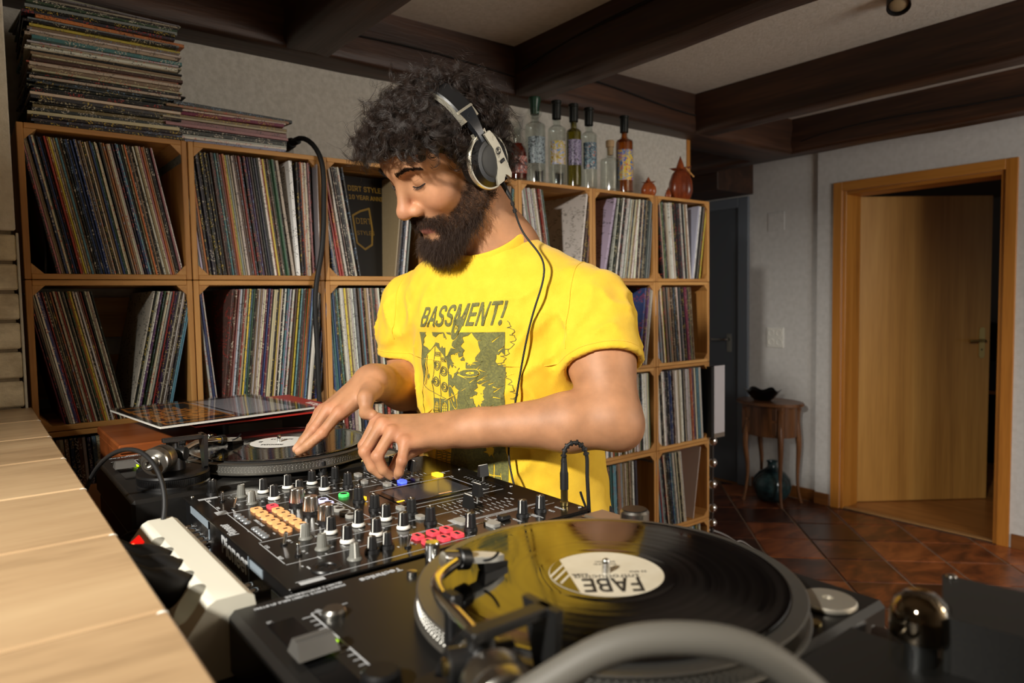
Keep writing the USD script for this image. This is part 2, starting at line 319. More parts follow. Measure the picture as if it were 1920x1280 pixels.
# beams
def beam(x0, x1, y0, y1, z0, z1, axis, seed):
    n = 60; t = np.linspace(0, 1, n); L = (x0, x1) if axis == 0 else (y0, y1); W = (y0, y1) if axis == 0 else (x0, x1)
    ring = []
    for (w, z) in ((0, 0), (.04, -1), (.5, -1), (.96, -1), (1, 0), (1, .5), (1, 1), (0, 1), (0, .62), (0, .55), (0, .3)): ring.append((w, z))
    sec = np.array([(0, .08), (.06, 0), (.35, 0), (.65, 0), (.94, 0), (1, .08), (1, .4), (1, .7), (1, 1), (0, 1), (0, .72), (0, .45), (0, .25)])
    P = np.zeros((n, len(sec), 3)); k = axis
    for s, (w, z) in enumerate(sec):
        a = L[0]+t*(L[1]-L[0]); q = np.stack([a*2.2, np.full(n, s*3.7), np.full(n, seed)], 1)
        d = (meshkit.fbm(q, 3, seed)-.5)*.02; d2 = (meshkit.fbm(q+9, 3, seed)-.5)*.02
        P[:, s, axis] = a; P[:, s, 1-axis] = W[0]+w*(W[1]-W[0])+(d if w < 1 or True else 0)*(1 if z < .99 else .2); P[:, s, 2] = z0+z*(z1-z0)+(d2 if z < .9 else 0)
    m = len(sec); V = P.reshape(-1, 3); F = []
    for i in range(n-1):
        for j in range(m):
            a, b, c_, d_ = i*m+j, i*m+(j+1) % m, (i+1)*m+(j+1) % m, (i+1)*m+j; F += [(a, b, c_), (a, c_, d_)]
    for e, base in ((0, 0), (1, (n-1)*m)):
        for j in range(1, m-1): F.append((base, base+j, base+j+1) if e else (base, base+j+1, base+j))
    tm = trimesh.Trimesh(V, np.array(F), process=False); tm.fix_normals(); return np.array(tm.vertices), np.array(tm.faces)
def crack(pts, w, m="beam_crack"): return tube(smooth_path(pts, 30), w, 5)
M["beam_crack"] = plain("beam_crack", C(12, 7, 4), .9)
b0 = struct("wall_beam", beam(-3.3, 3.66, 2.155, 2.42, 2.115, 2.305, 0, 3), "beam_x", "long dark hand-hewn beam running along the top of the back wall", 45, "beam")
for nm, xa, xb, seed, lab in (("ceiling_beam", .81, .96, 5, "leftmost dark cross beam, cut off by the upper left frame edge"), ("ceiling_beam", 1.70, 1.845, 8, "cracked dark cross beam over the bottles, second from the left"),
                    ("ceiling_beam", 2.795, 2.935, 12, "dark cross beam to the right of the bottles, third from the left"), ("ceiling_beam", 3.635, 3.785, 15, "dark cross beam nearest the wooden door, rightmost of the four")):
    struct(nm, beam(xa, xb, -1.6, 2.16 if seed != 15 else 3.9, 2.12, 2.305, 1, seed), "beam_y", lab, 45, "beam")
for j, (pts, w, par) in enumerate(((((.97, 2.153, 2.20), (1.3, 2.15, 2.205), (1.7, 2.153, 2.185)), .0035, "/World/wall_beam"), (((1.86, 2.153, 2.235), (2.2, 2.15, 2.24), (2.5, 2.15, 2.215), (2.8, 2.153, 2.20)), .004, "/World/wall_beam"),
        (((1.697, 2.1, 2.20), (1.70, 1.8, 2.235), (1.697, 1.5, 2.245), (1.70, 1.1, 2.235), (1.698, .4, 2.24)), .005, "/World/ceiling_beam_001"), (((3.632, 2.1, 2.17), (3.635, 1.8, 2.2), (3.63, 1.4, 2.19), (3.635, .7, 2.21)), .004, "/World/ceiling_beam_003"))):
    put(par, "crack", crack(pts, w), M["beam_crack"])
struct("trim_2", box(3.9, WX+.03, 2.83, 4.2, 2.03, 2.30, .004), "beam_y", "dark timber lintel above the grey door in the corner", cat="trim")
# skirting
struct("baseboard_right", box(WX-.013, WX, -1.5, 1.27, 0, .075, .002), "skirt", "brown wooden skirting right of the door frame", cat="skirting")
struct("baseboard_corner", box(WX-.013, WX, 2.255, 2.352, 0, .075, .002), "skirt", "short brown skirting between door frame and wall corner", cat="skirting")
struct("baseboard_niche", box(WX+.017, WX+.03, 2.352, 2.83, 0, .075, .002), "skirt", "brown skirting behind the side table", cat="skirting")
# wooden door
door = thing("door_1", "open plain wooden door with veneer grain and a metal lever handle", "door", (WX+.19, DY1-.01, 0), kind="structure")
dv = np.array([.815, -.58, 0]); dv /= np.linalg.norm(dv); dn = np.array([dv[1], -dv[0], 0])   # leaf direction; dn faces the room
hx = np.array([WX+.185, DY1-.012, 0])
def leaf(u0, u1, w0, w1, z0, z1, c=.0015):
    v, f = box(u0, u1, w0, w1, z0, z1, c); return orient(hx+v[:, :1]*dv+v[:, 1:2]*dn+v[:, 2:]*np.array([0, 0, 1.]), f)
put(door, "leaf", leaf(0, .86, -.04, 0, .008, 1.945), M["door"])
hz, hu = 1.03, .805
from shapely.geometry import LineString as LS
pl = LS([(hu, hz-.095), (hu, hz+.065)]).buffer(.019)
v, f = prism(pl, .005); put(door, "handle_plate", (hx+v[:, :1]*dv+v[:, 1:2]*np.array([0, 0, 1.])+v[:, 2:]*dn, f), M["brass"], label="brushed metal handle plate")
hp = lambda u, w, z: hx+u*dv+w*dn+np.array([0, 0, z])
put(door, "handle", tube(smooth_path([hp(hu, .004, hz), hp(hu, .035, hz), hp(hu-.02, .047, hz), hp(hu-.06, .05, hz), hp(hu-.115, .05, hz)], 24), .0085, 10), M["brass"], label="brushed metal lever handle")
put(door, "keyhole", cyl(hp(hu, .004, hz-.058), hp(hu, .0058, hz-.058), .006), M["black"])
fr = thing("door_frame", "orange-brown wooden frame around the open door", "door frame", (WX, DY0, 0), kind="structure")
def jamb(y0, y1, z0, z1, x0, x1): return box(x0, x1, y0, y1, z0, z1, .002)
put(fr, "casing", jamb(DY1, DY1+.055, 0, DZ+.055, WX-.014, WX-.0005), M["frame"]); put(fr, "casing", jamb(DY0-.055, DY0, 0, DZ+.055, WX-.014, WX-.0005), M["frame"])
Mfx = wood("door_frame_head", C(150, 92, 30), C(186, 120, 44), C(204, 140, 62), 1, 9, .4, .0003, .05)
put(fr, "casing", jamb(DY0, DY1, DZ, DZ+.055, WX-.0145, WX-.0005), Mfx)
put(fr, "jamb", jamb(DY1-.022, DY1, 0, DZ, WX-.0005, WX+.18), M["frame"]); put(fr, "jamb", jamb(DY0, DY0+.022, 0, DZ, WX-.0005, WX+.18), M["frame"]); put(fr, "jamb", jamb(DY0+.022, DY1-.022, DZ-.022, DZ, WX-.0005, WX+.18), Mfx)
put(fr, "threshold", box(WX+.0, WX+.04, DY0, DY1, .004, .012, .003), plain("threshold", C(160, 120, 76), .4), label="pale threshold strip")
gd = thing("door_2", "closed dark grey door in the corner behind the crates", "door", (WX+.03, 2.86, 0), kind="structure")
GX = WX+.03
put(gd, "casing", box(GX-.018, GX+.01, 2.86, 2.94, 0, 2.02, .003), M["grey_frame"]); put(gd, "casing", box(GX-.018, GX+.01, 3.74, 3.82, 0, 2.02, .003), M["grey_frame"]); put(gd, "casing", box(GX-.018, GX+.01, 2.94, 3.74, 1.95, 2.02, .003), M["grey_frame"])
put(gd, "leaf", box(GX+.0, GX+.03, 2.94, 3.74, .006, 1.95, .002), M["grey_door"])
put(gd, "handle", tube(smooth_path([(GX, 3.02, 1.03), (GX-.04, 3.02, 1.03), (GX-.052, 3.04, 1.03), (GX-.052, 3.13, 1.03)], 20), .008), M["steel"], label="metal lever handle"); put(gd, "handle_plate", box(GX-.004, GX, 3.0, 3.04, .94, 1.07, .002), M["grey"])
so = thing("wall_socket", "white four-gang socket plate on the wall above the side table", "socket", (GX, 2.66, 1.03))
sy, sz = 2.655, 1.055
put(so, "plate", box(GX-.009, GX, sy-.062, sy+.062, sz-.068, sz+.068, .003), M["white"])
for a in (-1, 1):
    for b in (-1, 1):
        put(so, "socket", place(lathe([(.0, .001), (.016, .001), (.017, .004), (.023, .004), (.023, 0)], 24), (GX-.009, sy+a*.029, sz+b*.03), (-1, 0, 0)), M["white"])
cp = thing("cover_plate", "flush white square cover plate high on the wall", "cover plate", (GX, 2.66, 1.83)); put(cp, "plate", box(GX-.005, GX, 2.595, 2.715, 1.765, 1.89, .002), M["plaster_smooth"]); put(cp, "screw", cyl((GX-.0065, 2.655, 1.868), (GX-.004, 2.655, 1.868), .004), M["white"])
# ceiling spot
sp = thing("ceiling_spotlight", "small black ceiling spotlight at the upper right frame edge", "spotlight", (2.5, 1.1, CEIL))
spp = np.array([2.43, 1.071, 2.262]); spd = np.array([-.45, -.22, -.86])
put(sp, "housing", place(lathe([(0, .075), (.03, .075), (.034, .06), (.036, 0), (.033, 0), (.031, .012), (0, .014)], 28), spp-spd*.0+np.array([0, 0, -.0]), -spd), M["black"]); put(sp, "lamp", place(sphere((0, 0, .014), (.03, .03, .01)), spp, -spd), plain("spot_lamp", C(150, 130, 100), .2)); put(sp, "stem", cyl(spp-spd*.06, (spp[0]+.03, spp[1]+.015, CEIL), .006), M["black"])
# ---- left pillar of cream bricks and the tiled counter
PY = 1.868
M["brick"] = noisy("cream_brick", C(176, 160, 130), C(222, 210, 180), 16, .85, (1, 1, 1.6), .002, 6, .3, .62, 90)
pil = struct("wall_pillar", box(-.75, .086, PY+.006, PY+.045, 0, CEIL), noisy("pillar_mortar", C(120, 108, 88), C(140, 126, 104), 60, .9), "cream brick and stucco pillar at the left edge of the picture", cat="pillar")
put(pil, "stucco", box(-.75, .094, PY-.004, PY+.006, 1.505, CEIL-.001, .003), noisy("pillar_stucco", C(206, 198, 178), C(222, 214, 196), 30, .9, bump=.006, bscale=26))
for k in range(7): put(pil, "brick", box(-.4, .0935, PY-.002-.002*RNG.random(), PY+.02, 1.5-.0635*(k+1)+.004, 1.5-.0635*k-.004, .0035), M["brick"])
put(pil, "corner_bead", box(.0935, .0985, PY-.004, PY+.045, 1.0, 1.5, .001), plain("corner_bead", C(196, 190, 172), .7), label="pale plaster edge of the pillar")
CZ = 1.12
M["counter_tile"] = wood("wood_look_tile", C(134, 108, 78), C(180, 150, 114), C(198, 170, 132), 0, 7, .3, .0002, .16)
ctr = thing("bar_counter", "bar counter with glossy wood-look tiles along the left edge", "counter", (-.2, .9, 0))
put(ctr, "base", box(-.5, .085, -.1, PY-.012, 0, CZ-.03), plain("counter_base", C(120, 96, 66), .7)); put(ctr, "grout", box(-.5, .1025, -.1, PY-.012, CZ-.03, CZ-.003), plain("counter_grout", C(92, 78, 62), .8))
for k in range(9):
    y1 = 1.858-.2187*k; y0 = y1-.2187+.0045
    if y1 < -.08: break
    put(ctr, "tile", box(-.2, .105, y0, y1, CZ-.012, CZ+.0004*RNG.random(), .002), M["counter_tile"])
    put(ctr, "tile", box(-.49, -.2045, y0, y1, CZ-.012, CZ, .002), M["counter_tile"])
    put(ctr, "joint_end", sphere((.1015, y0-.0022, CZ-.003), (.0045, .003, .0032), 1), M["white"])
# ---------------------------------------------------------------- crates and records
SX, SY, ST, SW, SH = .107, 1.918, 1.751, .3544, .3497
CW, CD, CH = .352, .345, .348
def sleeve_mat():
    n = {"g": ("geometry", {}), "m": ("mapping", {"scale": (260, 40, 260)}), "oi": ("attribute", {"attribute": "ink"}), "ti": ("attribute", {"attribute": "tint"}), "di": ("attribute", {"attribute": "along"}),
         "se": ("separate_xyz", {}), "cx": ("combine_xyz", {}), "n": ("noise_texture", {"scale": 1.0, "detail": 2, "roughness": .7}), "nb": ("noise_texture", {"scale": 26, "detail": 2}),
         "t": ("math", {"math_type": "greater_than", "value2": .56}), "t2": ("math", {"math_type": "greater_than", "value2": .5}), "mu": ("math", {"math_type": "multiply"}), "mu2": ("math", {"math_type": "multiply"}),
         "x": ("mix_color", {}), "p": ("principled_bsdf", {"roughness": .42}), "w": ("noise_texture", {"scale": 320, "detail": 3}), "wt": ("math", {"math_type": "greater_than", "value2": .66}), "y": ("mix_color", {"b": C(190, 176, 150)}), "wm": ("math", {"math_type": "multiply", "value2": .55})}
    l = [("di.vector", "m.vector"), ("m.vector", "n.vector"), ("n.fac", "t.value1"), ("di.vector", "nb.vector"), ("nb.fac", "t2.value1"), ("t.value", "mu.value1"), ("t2.value", "mu.value2"), ("mu.value", "mu2.value1"), ("oi.fac", "mu2.value2"),
         ("mu2.value", "x.fac"), ("ti.color", "x.a"), ("oi.color", "x.b"), ("g.position", "w.vector"), ("w.fac", "wt.value1"), ("wt.value", "wm.value1"), ("wm.value", "y.fac"), ("x.result", "y.a"), ("y.result", "p.base_color")]
    l = [q for q in l if q != ("oi.fac", "mu2.value2")]
    n["mu2"] = ("math", {"math_type": "multiply", "value2": .85})
    return mat("sleeve", n, l)
M["sleeve"] = sleeve_mat()
PAL = {"k": ((24, 23, 23), "black"), "w": ((214, 208, 196), "white"), "c": ((196, 184, 154), "cream"), "b": ((44, 66, 120), "blue"), "t": ((150, 122, 86), "tan"), "y": ((212, 190, 52), "yellow"), "r": ((160, 44, 38), "red"),
       "g": ((58, 92, 62), "green"), "p": ((92, 54, 110), "purple"), "o": ((196, 104, 44), "orange"), "n": ((88, 62, 46), "brown"), "s": ((126, 132, 134), "grey"), "l": ((92, 140, 160), "pale blue"), "i": ((176, 112, 116), "pink"),
       "d": ((48, 50, 58), "charcoal"), "e": ((58, 110, 108), "teal"), "v": ((172, 168, 190), "lilac"), "a": ((226, 222, 214), "bright white"), "m": ((120, 34, 60), "maroon")}
ROWS = ["top", "second", "third", "fourth", "bottom"]; COLS = ["first", "second", "third", "fourth", "fifth", "sixth", "seventh"]
# --- crates: one prototype with its parts, the others refer to it
crate0 = None
def make_crate(label, loc):
    t = thing("record_crate", label, "crate", loc, group=None)
    L = lambda n, m, k: put(t, n, m, M[k], False, local=True)
    for x in (0, CW-.0135): L("side_board", box(x, x+.0135, .001, CD, 0, CH, .0015), "crate_v")
    for z in (0, CH-.0125):
        for y0, y1 in ((0, .105), (.113, .222), (.23, CD-.001)): L("slat", box(.0136, CW-.0136, y0, y1, z, z+.0125, .0012), "crate")
    for x, sx in ((.0137, 1), (CW-.0137, -1)):
        for z, sz in ((.0127, 1), (CH-.0127, -1)):
            v, f = prism([(x, z), (x+sx*.024, z), (x, z+sz*.024)] if sx*sz > 0 else [(x, z), (x, z+sz*.024), (x+sx*.024, z)], .3)
            L("corner_block", orient(np.stack([v[:, 0], .0015+v[:, 2], v[:, 1]], 1), f), "crate_y")
    for z0, z1 in ((.04, .15), (.2, .31)): L("back_board", box(.0136, CW-.0136, CD-.014, CD-.002, z0, z1), "crate")
    return t
def crate_loc(r, c): return (SX+c*SW+.001, SY, ST-(r+1)*SH+.001)
GRID = {0: range(7), 1: range(7), 2: range(7), 3: range(7), 4: range(7)}
for r in GRID:
    for c in GRID[r]:
        lab = f"pine record crate, {COLS[c]} from the left in the {ROWS[r]} row of crates"
        if crate0 is None: crate0 = make_crate(lab, crate_loc(r, c))
        else: copy_of(crate0, crate_loc(r, c), label=lab)
# --- records
INK = [(220, 210, 190), (200, 190, 150), (30, 28, 26), (190, 60, 50), (210, 180, 70), (120, 150, 180)]
rest = []
def sleeve(w, h, t):
    """upright sleeve: spine at y = 0 facing -y, thickness along x, rounded spine edges"""
    e = min(.0007, t*.3); P2 = [(e, 0), (t-e, 0), (t, e*1.2), (t, w), (0, w), (0, e*1.2)]
    v = np.array([(x, y, z) for z in (0, h) for x, y in P2]); f = []
    n = 6
    for j in range(n): a, b = j, (j+1) % n; f += [(a, b, b+n), (a, b+n, a+n)]
    for j in range(1, n-1): f += [(0, j+1, j), (n, n+j, n+j+1)]
    return v, np.array(f)
def colours(code, nv, rng):
    base = np.array(PAL[code][0], float)*(.82+.3*rng.random()) + np.array([rng.uniform(-8, 8) for _ in range(3)])
    base = base*.84+base.mean()*.16; tint = C(*np.clip(base, 4, 245)); dark = base.mean() < 110
    ink = C(*rng.choice(INK[:2]+INK[3:]+INK[:1] if dark else [INK[2], INK[2], INK[3], (110, 100, 90)]))
    if rng.random() < .25: ink = tint
    return tint, ink
def add_record(mesh, along, code, label, group, rng, individual=True):
    v, f = mesh; tint, ink = colours(code, len(v), rng); off = np.array([rng.uniform(0, 50), 0, 0])
    at = {"tint": tint, "ink": ink, "along": along+off}
    if individual: single("record", (v, f), M["sleeve"], label, "record", False, group, attrs=at)
    else: rest.append((v, f, np.tile(tint, (len(v), 1)), np.tile(ink, (len(v), 1)), along+off))
ORD = lambda n: f"{n}{'th' if 10 <= n % 100 <= 20 else {1: 'st', 2: 'nd', 3: 'rd'}.get(n % 10, 'th')}"
def fill(r, c, groups, individual=True, upto=99):
    """groups: (bottom x in the crate, lean in degrees (+ = top to the right), codes, x at the end)"""
    o = np.array(crate_loc(r, c)); rng = random.Random(100*r+c); k = 0
    for x0, lean, codes, x1 in groups:
        codes = codes.replace(" ", ""); pitch = (x1-x0)/len(codes); x = x0
        for code in codes:
            k += 1; t = pitch*rng.uniform(.7, .93); h = .315*rng.choice([1, 1, 1, .997, .994]); rec = rng.uniform(.002, .012)
            v, f = sleeve(.314, h, t); along = v[:, [2, 1, 0]].copy()
            a = math.radians(lean+rng.uniform(-.25, .25)); ca, sa = math.cos(a), math.sin(a); px = 0 if a > 0 else t
            vx, vz = v[:, 0]-px, v[:, 2]
            X = px+vx*ca+vz*sa; Z = -vx*sa+vz*ca; Z -= Z.min()
            w = o+np.stack([x+X, rec+v[:, 1], .0128+Z], 1)
            word = PAL[code][1]; thin = "thick" if t > .0068 else "thin"
            add_record((w, f), along, code, f"{thin} {word} record, {ORD(k)} from left in the {ROWS[r]} row's {COLS[c]} crate", f"records in the {COLS[c]} crate of the {ROWS[r]} row", rng, individual and k <= upto)
            x += pitch
fill(0, 0, [(.062, -11, "kittbckkbkroyctltkkbkbbtnckctbgcckcotcwkblktoktkwtciotkkiw", .336)])
fill(0, 1, [(.016, -6.5, "svnok", .05), (.052, -6.5, "ddkdkknkenroyscwnnrkkppnkdkwryknggk", .258), (.262, -7, "c", .27), (.274, -3, "a", .286), (.289, -1.5, "kndowwcwnik", .33)])
fill(0, 2, [(.03, -9, "bwkrrcwknkkwsk", .112), (.222, 7, "tnkdwks", .27)])
fill(0, 3, [(.02, -4, "kwrkbcnkwsdktwlkkncdwkcgkn", .24), (.25, 9, "nkctkegtwtg", .326)], False)
fill(0, 4, [(.05, -9, "kdwscsrwwkwcwtkrcwg", .16), (.28, 8, "annkn", .325)], False)
fill(0, 5, [(.06, 12, "v", .072), (.1, 9, "wkkwkkwwdwnckctw", .22), (.22, 6, "cwnkcktkdsks", .322)], False)
fill(0, 6, [(.05, -5.5, "kcgkncwwtwkkkkswkkwtw", .236), (.238, 9, "vakwky", .3)], False)
fill(1, 0, [(.062, -11.5, "mkccwbprktdoctrckcgoyckwnrkcwck", .193), (.198, 12, "wkcwpkgkcwsrkpdcnwwkdll", .29)])
fill(1, 1, [(.036, -5, "wbw", .052), (.062, 6.5, "nnnrivkwrcgylgkkcwtwcmbbmscckkyckwblvkwdntyylknrgotblkwwkkdbsbw", .332)])
fill(1, 2, [(.02, -3.5, "blebkgkwwytcwwscnlrktwktgkcw", .19), (.192, -2, "kwrcncswkdtkbwrkcwkgtk", .33)], True, 22)
fill(1, 3, [(.02, -4, "kwcrbkwscntkwldkrcwktbncw", .3)], False)
fill(1, 4, [(.02, -4, "wkcnbkwscdtkwgdkrcwktkncw", .3)], False)
fill(1, 5, [(.03, -5.5, "knwknclcnkkndwso", .17), (.255, 8, "bkpcw", .3)], False)
fill(1, 6, [(.018, -5.5, "vssskcyntkwtknndknwdkwkdmmkgtn", .262)], False)
fill(2, 0, [(.04, -3, "krtctbknwblcrkbwbtcn", .22)], False)
fill(2, 1, [(.03, -2, "ktctwckctnkcwtktkcwktncwktwc", .31)], False)
fill(2, 2, [(.03, -2, "pkwrkpcwkbkgkcwtkrkwck", .25)], False)
fill(2, 3, [(.03, -2, "krtctbknwblcrkbwbtcnkw", .25)], False)
fill(2, 4, [(.02, -3, "wkcnbkwscdtkwgdkrcwktkncw", .3)], False)
fill(2, 5, [(.02, -2, "kwwkawlargkwbwkawwewkwacgkaaacg", .33)], False)
fill(2, 6, [(.022, -4, "aawkaakdkbbknwawycwakcawanropcallca", .318)], False)
fill(3, 4, [(.02, -3, "wkcnbkwscdtkwgdkrcwktkncw", .3)], False)
fill(3, 5, [(.02, -2, "kkdinwtkellkttstcttcwkd", .25)], False)
fill(3, 6, [(.02, -7, "slkrsdkkctnkkbesckcckcwc", .205)], False)
fill(4, 6, [(.05, -3, "wcwkcslgtcwwrcwckwclgtcw", .32)], False)
# stacks on top
def stack(x0, y0, n, total, codes, lab, group, seed, skew=3.):
    rng = random.Random(seed); z = ST; ts = np.array([rng.uniform(.6, 1.5) for _ in range(n)]); ts *= total/ts.sum()
    for k in range(n):
        t = ts[k]; v, f = sleeve(.314, .314, t*.93); along = v[:, [2, 1, 0]].copy()
        w = np.stack([v[:, 2]-.157, v[:, 1]-.157, v[:, 0]], 1); f = f[:, ::-1]
        a = math.radians(rng.gauss(0, skew)); ca, sa = math.cos(a), math.sin(a)
        if k > n-4: a = math.radians(9-3*(n-k)); ca, sa = math.cos(a), math.sin(a)
        w = np.stack([x0+rng.gauss(0, .004)+w[:, 0]*ca-w[:, 1]*sa, y0+.157+rng.uniform(-.006, .006)+w[:, 0]*sa+w[:, 1]*ca, z+w[:, 2]], 1); z += t
        w[:, 1] = np.minimum(w[:, 1], WY-.004)
        code = codes[k % len(codes)]
        add_record((w, f), along, code, f"{PAL[code][1]} record lying {ORD(n-k)} from the top of the {lab}", group, rng)
stack(.297, SY+.012, 46, .292, "kdkcdtkkdckdkdkckdctctnctkcwcwecwtyksodksgkcsc", "tall stack of records", "records in the tall stack on the crates", 5, 1.6)
stack(.565, SY+.016, 13, .098, "vwwdkiictmctdws"[:13], "low stack of records", "records in the low stack on the crates", 9, 2.2)
single("record_box_set", box(.55, .7, SY+.12, SY+.3, ST+.0982, ST+.107, .001), M["sleeve"], "small dark patterned box lying on top of the low record stack", "box", False, attrs={"tint": C(52, 46, 34), "ink": C(120, 110, 70), "along": (1, 1, 1)})
v = np.vstack([x[0] for x in rest]); n_ = 0; fs = []
for x in rest: fs.append(x[1]+n_); n_ += len(x[0])
single("record", (v, np.vstack(fs)), M["sleeve"], "further records in sleeves filling the crates behind and to the right of the DJ", "records", False, "records in the right-hand crates", "stuff",
       {"tint": np.vstack([x[2] for x in rest]), "ink": np.vstack([x[3] for x in rest]), "along": np.vstack([x[4] for x in rest])})
# ---------------------------------------------------------------- the DJ table and what stands on it
TZ = .945
M["table"] = wood("table_wood", C(120, 78, 40), C(160, 110, 60), C(180, 130, 78), 1, 8, .5)
tb = thing("dj_table", "long brown wooden table carrying the turntables and the mixer", "table", (.41, .85, 0))
put(tb, "tabletop", box(.115, .635, -.02, 1.80, TZ-.03, TZ, .003), M["table"])
for x in (.15, .56):
    for y in (.02, 1.72): put(tb, "leg", box(x, x+.045, y, y+.045, 0, TZ-.03, .002), M["table"])
def deck_mat():
    return noisy("deck_black", C(20, 19, 18), C(27, 26, 25), 900, .36, detail=1)
M["deck"] = deck_mat()
M["deck_side"] = plain("deck_side", C(15, 15, 15), .4)
def disc_mat(name, rough):
    n = {"tc": ("texture_coordinate", {}), "l": ("vector_math", {"math_type": "length"}), "s": ("vector_math", {"math_type": "multiply", "vector2": (1, 1, 0)}), "n": ("noise_texture", {"dimensions": "1D", "scale": 95, "detail": 3}),
         "mr": ("map_range", {"from_min": .35, "from_max": .7, "to_min": rough*.55, "to_max": rough*1.6}), "p": ("principled_bsdf", {"base_color": C(9, 9, 9), "ior": 1.75})}
    return mat(name, n, [("tc.object", "s.vector1"), ("s.vector", "l.vector1"), ("l.value", "n.w"), ("n.fac", "mr.value"), ("mr.result", "p.roughness")])
M["vinyl"] = disc_mat("vinyl", .09)
M["slider"] = plain("slider_grey", C(120, 118, 114), .35, metallic=.6)
M["led_green"] = glow("led_green", C(190, 255, 20), 1.6); M["led_red"] = glow("led_red", C(255, 60, 80), 1.3)
M["platter"] = plain("platter_metal", C(128, 126, 120), .34, metallic=.85)
M["shell"] = plain("headshell_silver", C(196, 196, 190), .35, metallic=.2)
M["adapter"] = plain("adapter_metal", C(196, 190, 176), .42, metallic=.8)
M["alu_dark"] = plain("dark_aluminium", C(92, 92, 92), .3, metallic=.9)
M["gold_line"] = plain("mirror_tube", C(222, 218, 208), .12, metallic=1.0)
def turntable(Xf, Yf, zt, label, where, head, tip, bend):
    t = thing("turntable", label, "turntable", (Xf-.188, Yf-.198, zt))
    W = lambda a, b, z: np.array([Xf-a, Yf-b, zt+z])
    def bx(a0, a1, b0, b1, z0, z1, c=.0): return box(Xf-a1, Xf-a0, Yf-b1, Yf-b0, zt+z0, zt+z1, c)
    def pl(m, a, b, z): return move(m, W(a, b, z))
    put(t, "deck", bx(0, .453, 0, .353, -.058, 0, .005), M["deck"]); put(t, "base", bx(.004, .449, .004, .349, -.104, -.0585, .006), M["deck_side"])
    for a in (.05, .40):
        for b in (.05, .30): put(t, "foot", cyl(W(a, b, -.103-(zt-.1035-TZ) - .0), W(a, b, -.1), .024), M["rubber"])
    pa, pb = .188, .198
    prof = [(0, .004), (.158, .004), (.1665, .005), (.1672, .0065), (.1655, .008), (.1640, .0085), (.1630, .0195), (.1645, .0203), (.1650, .0215), (.1635, .0225), (.150, .0225), (0, .0222)]
    put(t, "platter", pl(lathe(prof, 128), pa, pb, 0), M["platter"], 25, "cast metal platter with a bright rim")
    dots = []
    octv = np.array([(1, 0, 0), (-1, 0, 0), (0, 1, 0), (0, -1, 0), (0, 0, 1), (0, 0, -1)], float); octf = np.array([(0, 2, 4), (2, 1, 4), (1, 3, 4), (3, 0, 4), (2, 0, 5), (1, 2, 5), (3, 1, 5), (0, 3, 5)])
    for r_, (z, n, s) in enumerate(((.0103, 186, .0013), (.0128, 184, .0012), (.0153, 183, .0012), (.0178, 180, .0011))):
        for k in range(n):
            a = 2*math.pi*(k+.5*(r_ % 2))/n; R = .1636-.001*(z-.0085)/.011; dots.append((octv*s+np.array([R*math.cos(a), R*math.sin(a), z]), octf))
    put(t, "strobe_dots", pl(cat(dots), pa, pb, 0), M["steel"], False, "rows of bright strobe dots around the platter", "stuff")
    put(t, "slipmat", pl(lathe([(0, .0223), (.15, .0223), (.1505, .023), (.15, .0238), (0, .0238)], 96), pa, pb, 0), plain("slipmat"+where[:1], C(18, 18, 18), .9))
    put(t, "spindle", pl(lathe([(0, .02), (.0036, .02), (.0036, .034), (.0030, .037), (.0015, .0382), (0, .0385)], 20), pa, pb, 0), M["chrome"], 40, "chrome spindle")
    # tonearm
    P = W(.383, .285, .047); H, T = W(*head), W(*tip); B = W(*bend)
    base = put(t, "tonearm_base", pl(lathe([(0, 0), (.052, 0), (.052, .004), (.0505, .006), (.0505, .016), (.052, .018), (.05, .021), (.03, .0215), (.018, .024), (.0165, .042), (0, .042)], 72), .383, .285, 0), M["black"], 30, "black knurled height ring of the tonearm")
    ribs = [box(.0503, .0513, -.0006, .0006, .0065, .0155) for _ in range(1)]
    put(base, "knurling", pl(cat([rot_about(ribs[0], (0, 0, 1), 2*math.pi*k/120) for k in range(120)]), .383, .285, 0), M["black"], False, None, "stuff")
    arm_end = P; path = smooth_path([arm_end, arm_end+(B-arm_end)*.55, B, B+(H-B)*.55+np.array([.0, .0, 0]), H], 40)
    arm = put(t, "tonearm", tube(path, .0047, 14), M["gold_line"], 60, "curved chrome tonearm tube")
    d = (T-H)/np.linalg.norm(T-H)
    put(arm, "collar", cyl(H-d*.016, H-d*.001, .0075, n=24, c=.001), M["chrome"], 40); put(arm, "locking_ring", cyl(H-d*.001, H+d*.010, .0095, n=24, c=.001), M["black"], 40)
    x, y, _ = frame_of(d); side = np.cross(d, [0, 0, 1.]); side /= np.linalg.norm(side)
    sh_ = [H+d*u+side*w+np.array([0, 0, z]) for u, w in ((.009, .0085), (.009, -.0085), (.03, -.0085), (.046, -.0035), (.046, .0035), (.03, .0085)) for z in (-.002, .0035)]
    put(arm, "headshell", hull(sh_), M["shell"], 30, "pale silver headshell")
    put(arm, "cartridge", hull([H+d*u+side*w+np.array([0, 0, z]) for u, w, z in ((.022, .007, -.002), (.022, -.007, -.002), (.05, .004, -.002), (.05, -.004, -.002), (.024, .006, -.012), (.024, -.006, -.012), (.05, .003, -.010), (.05, -.003, -.010))]), M["black"], 30)
    put(arm, "finger_lift", tube(smooth_path([H+d*.02+side*.006, H+d*.024+side*.016+np.array([0, 0, .004]), H+d*.026+side*.024+np.array([0, 0, .012])], 10), .0013, 6), M["black"])
    dd = P-B; dd[2] = 0; dd /= np.linalg.norm(dd); ss = np.array([-dd[1], dd[0], 0])
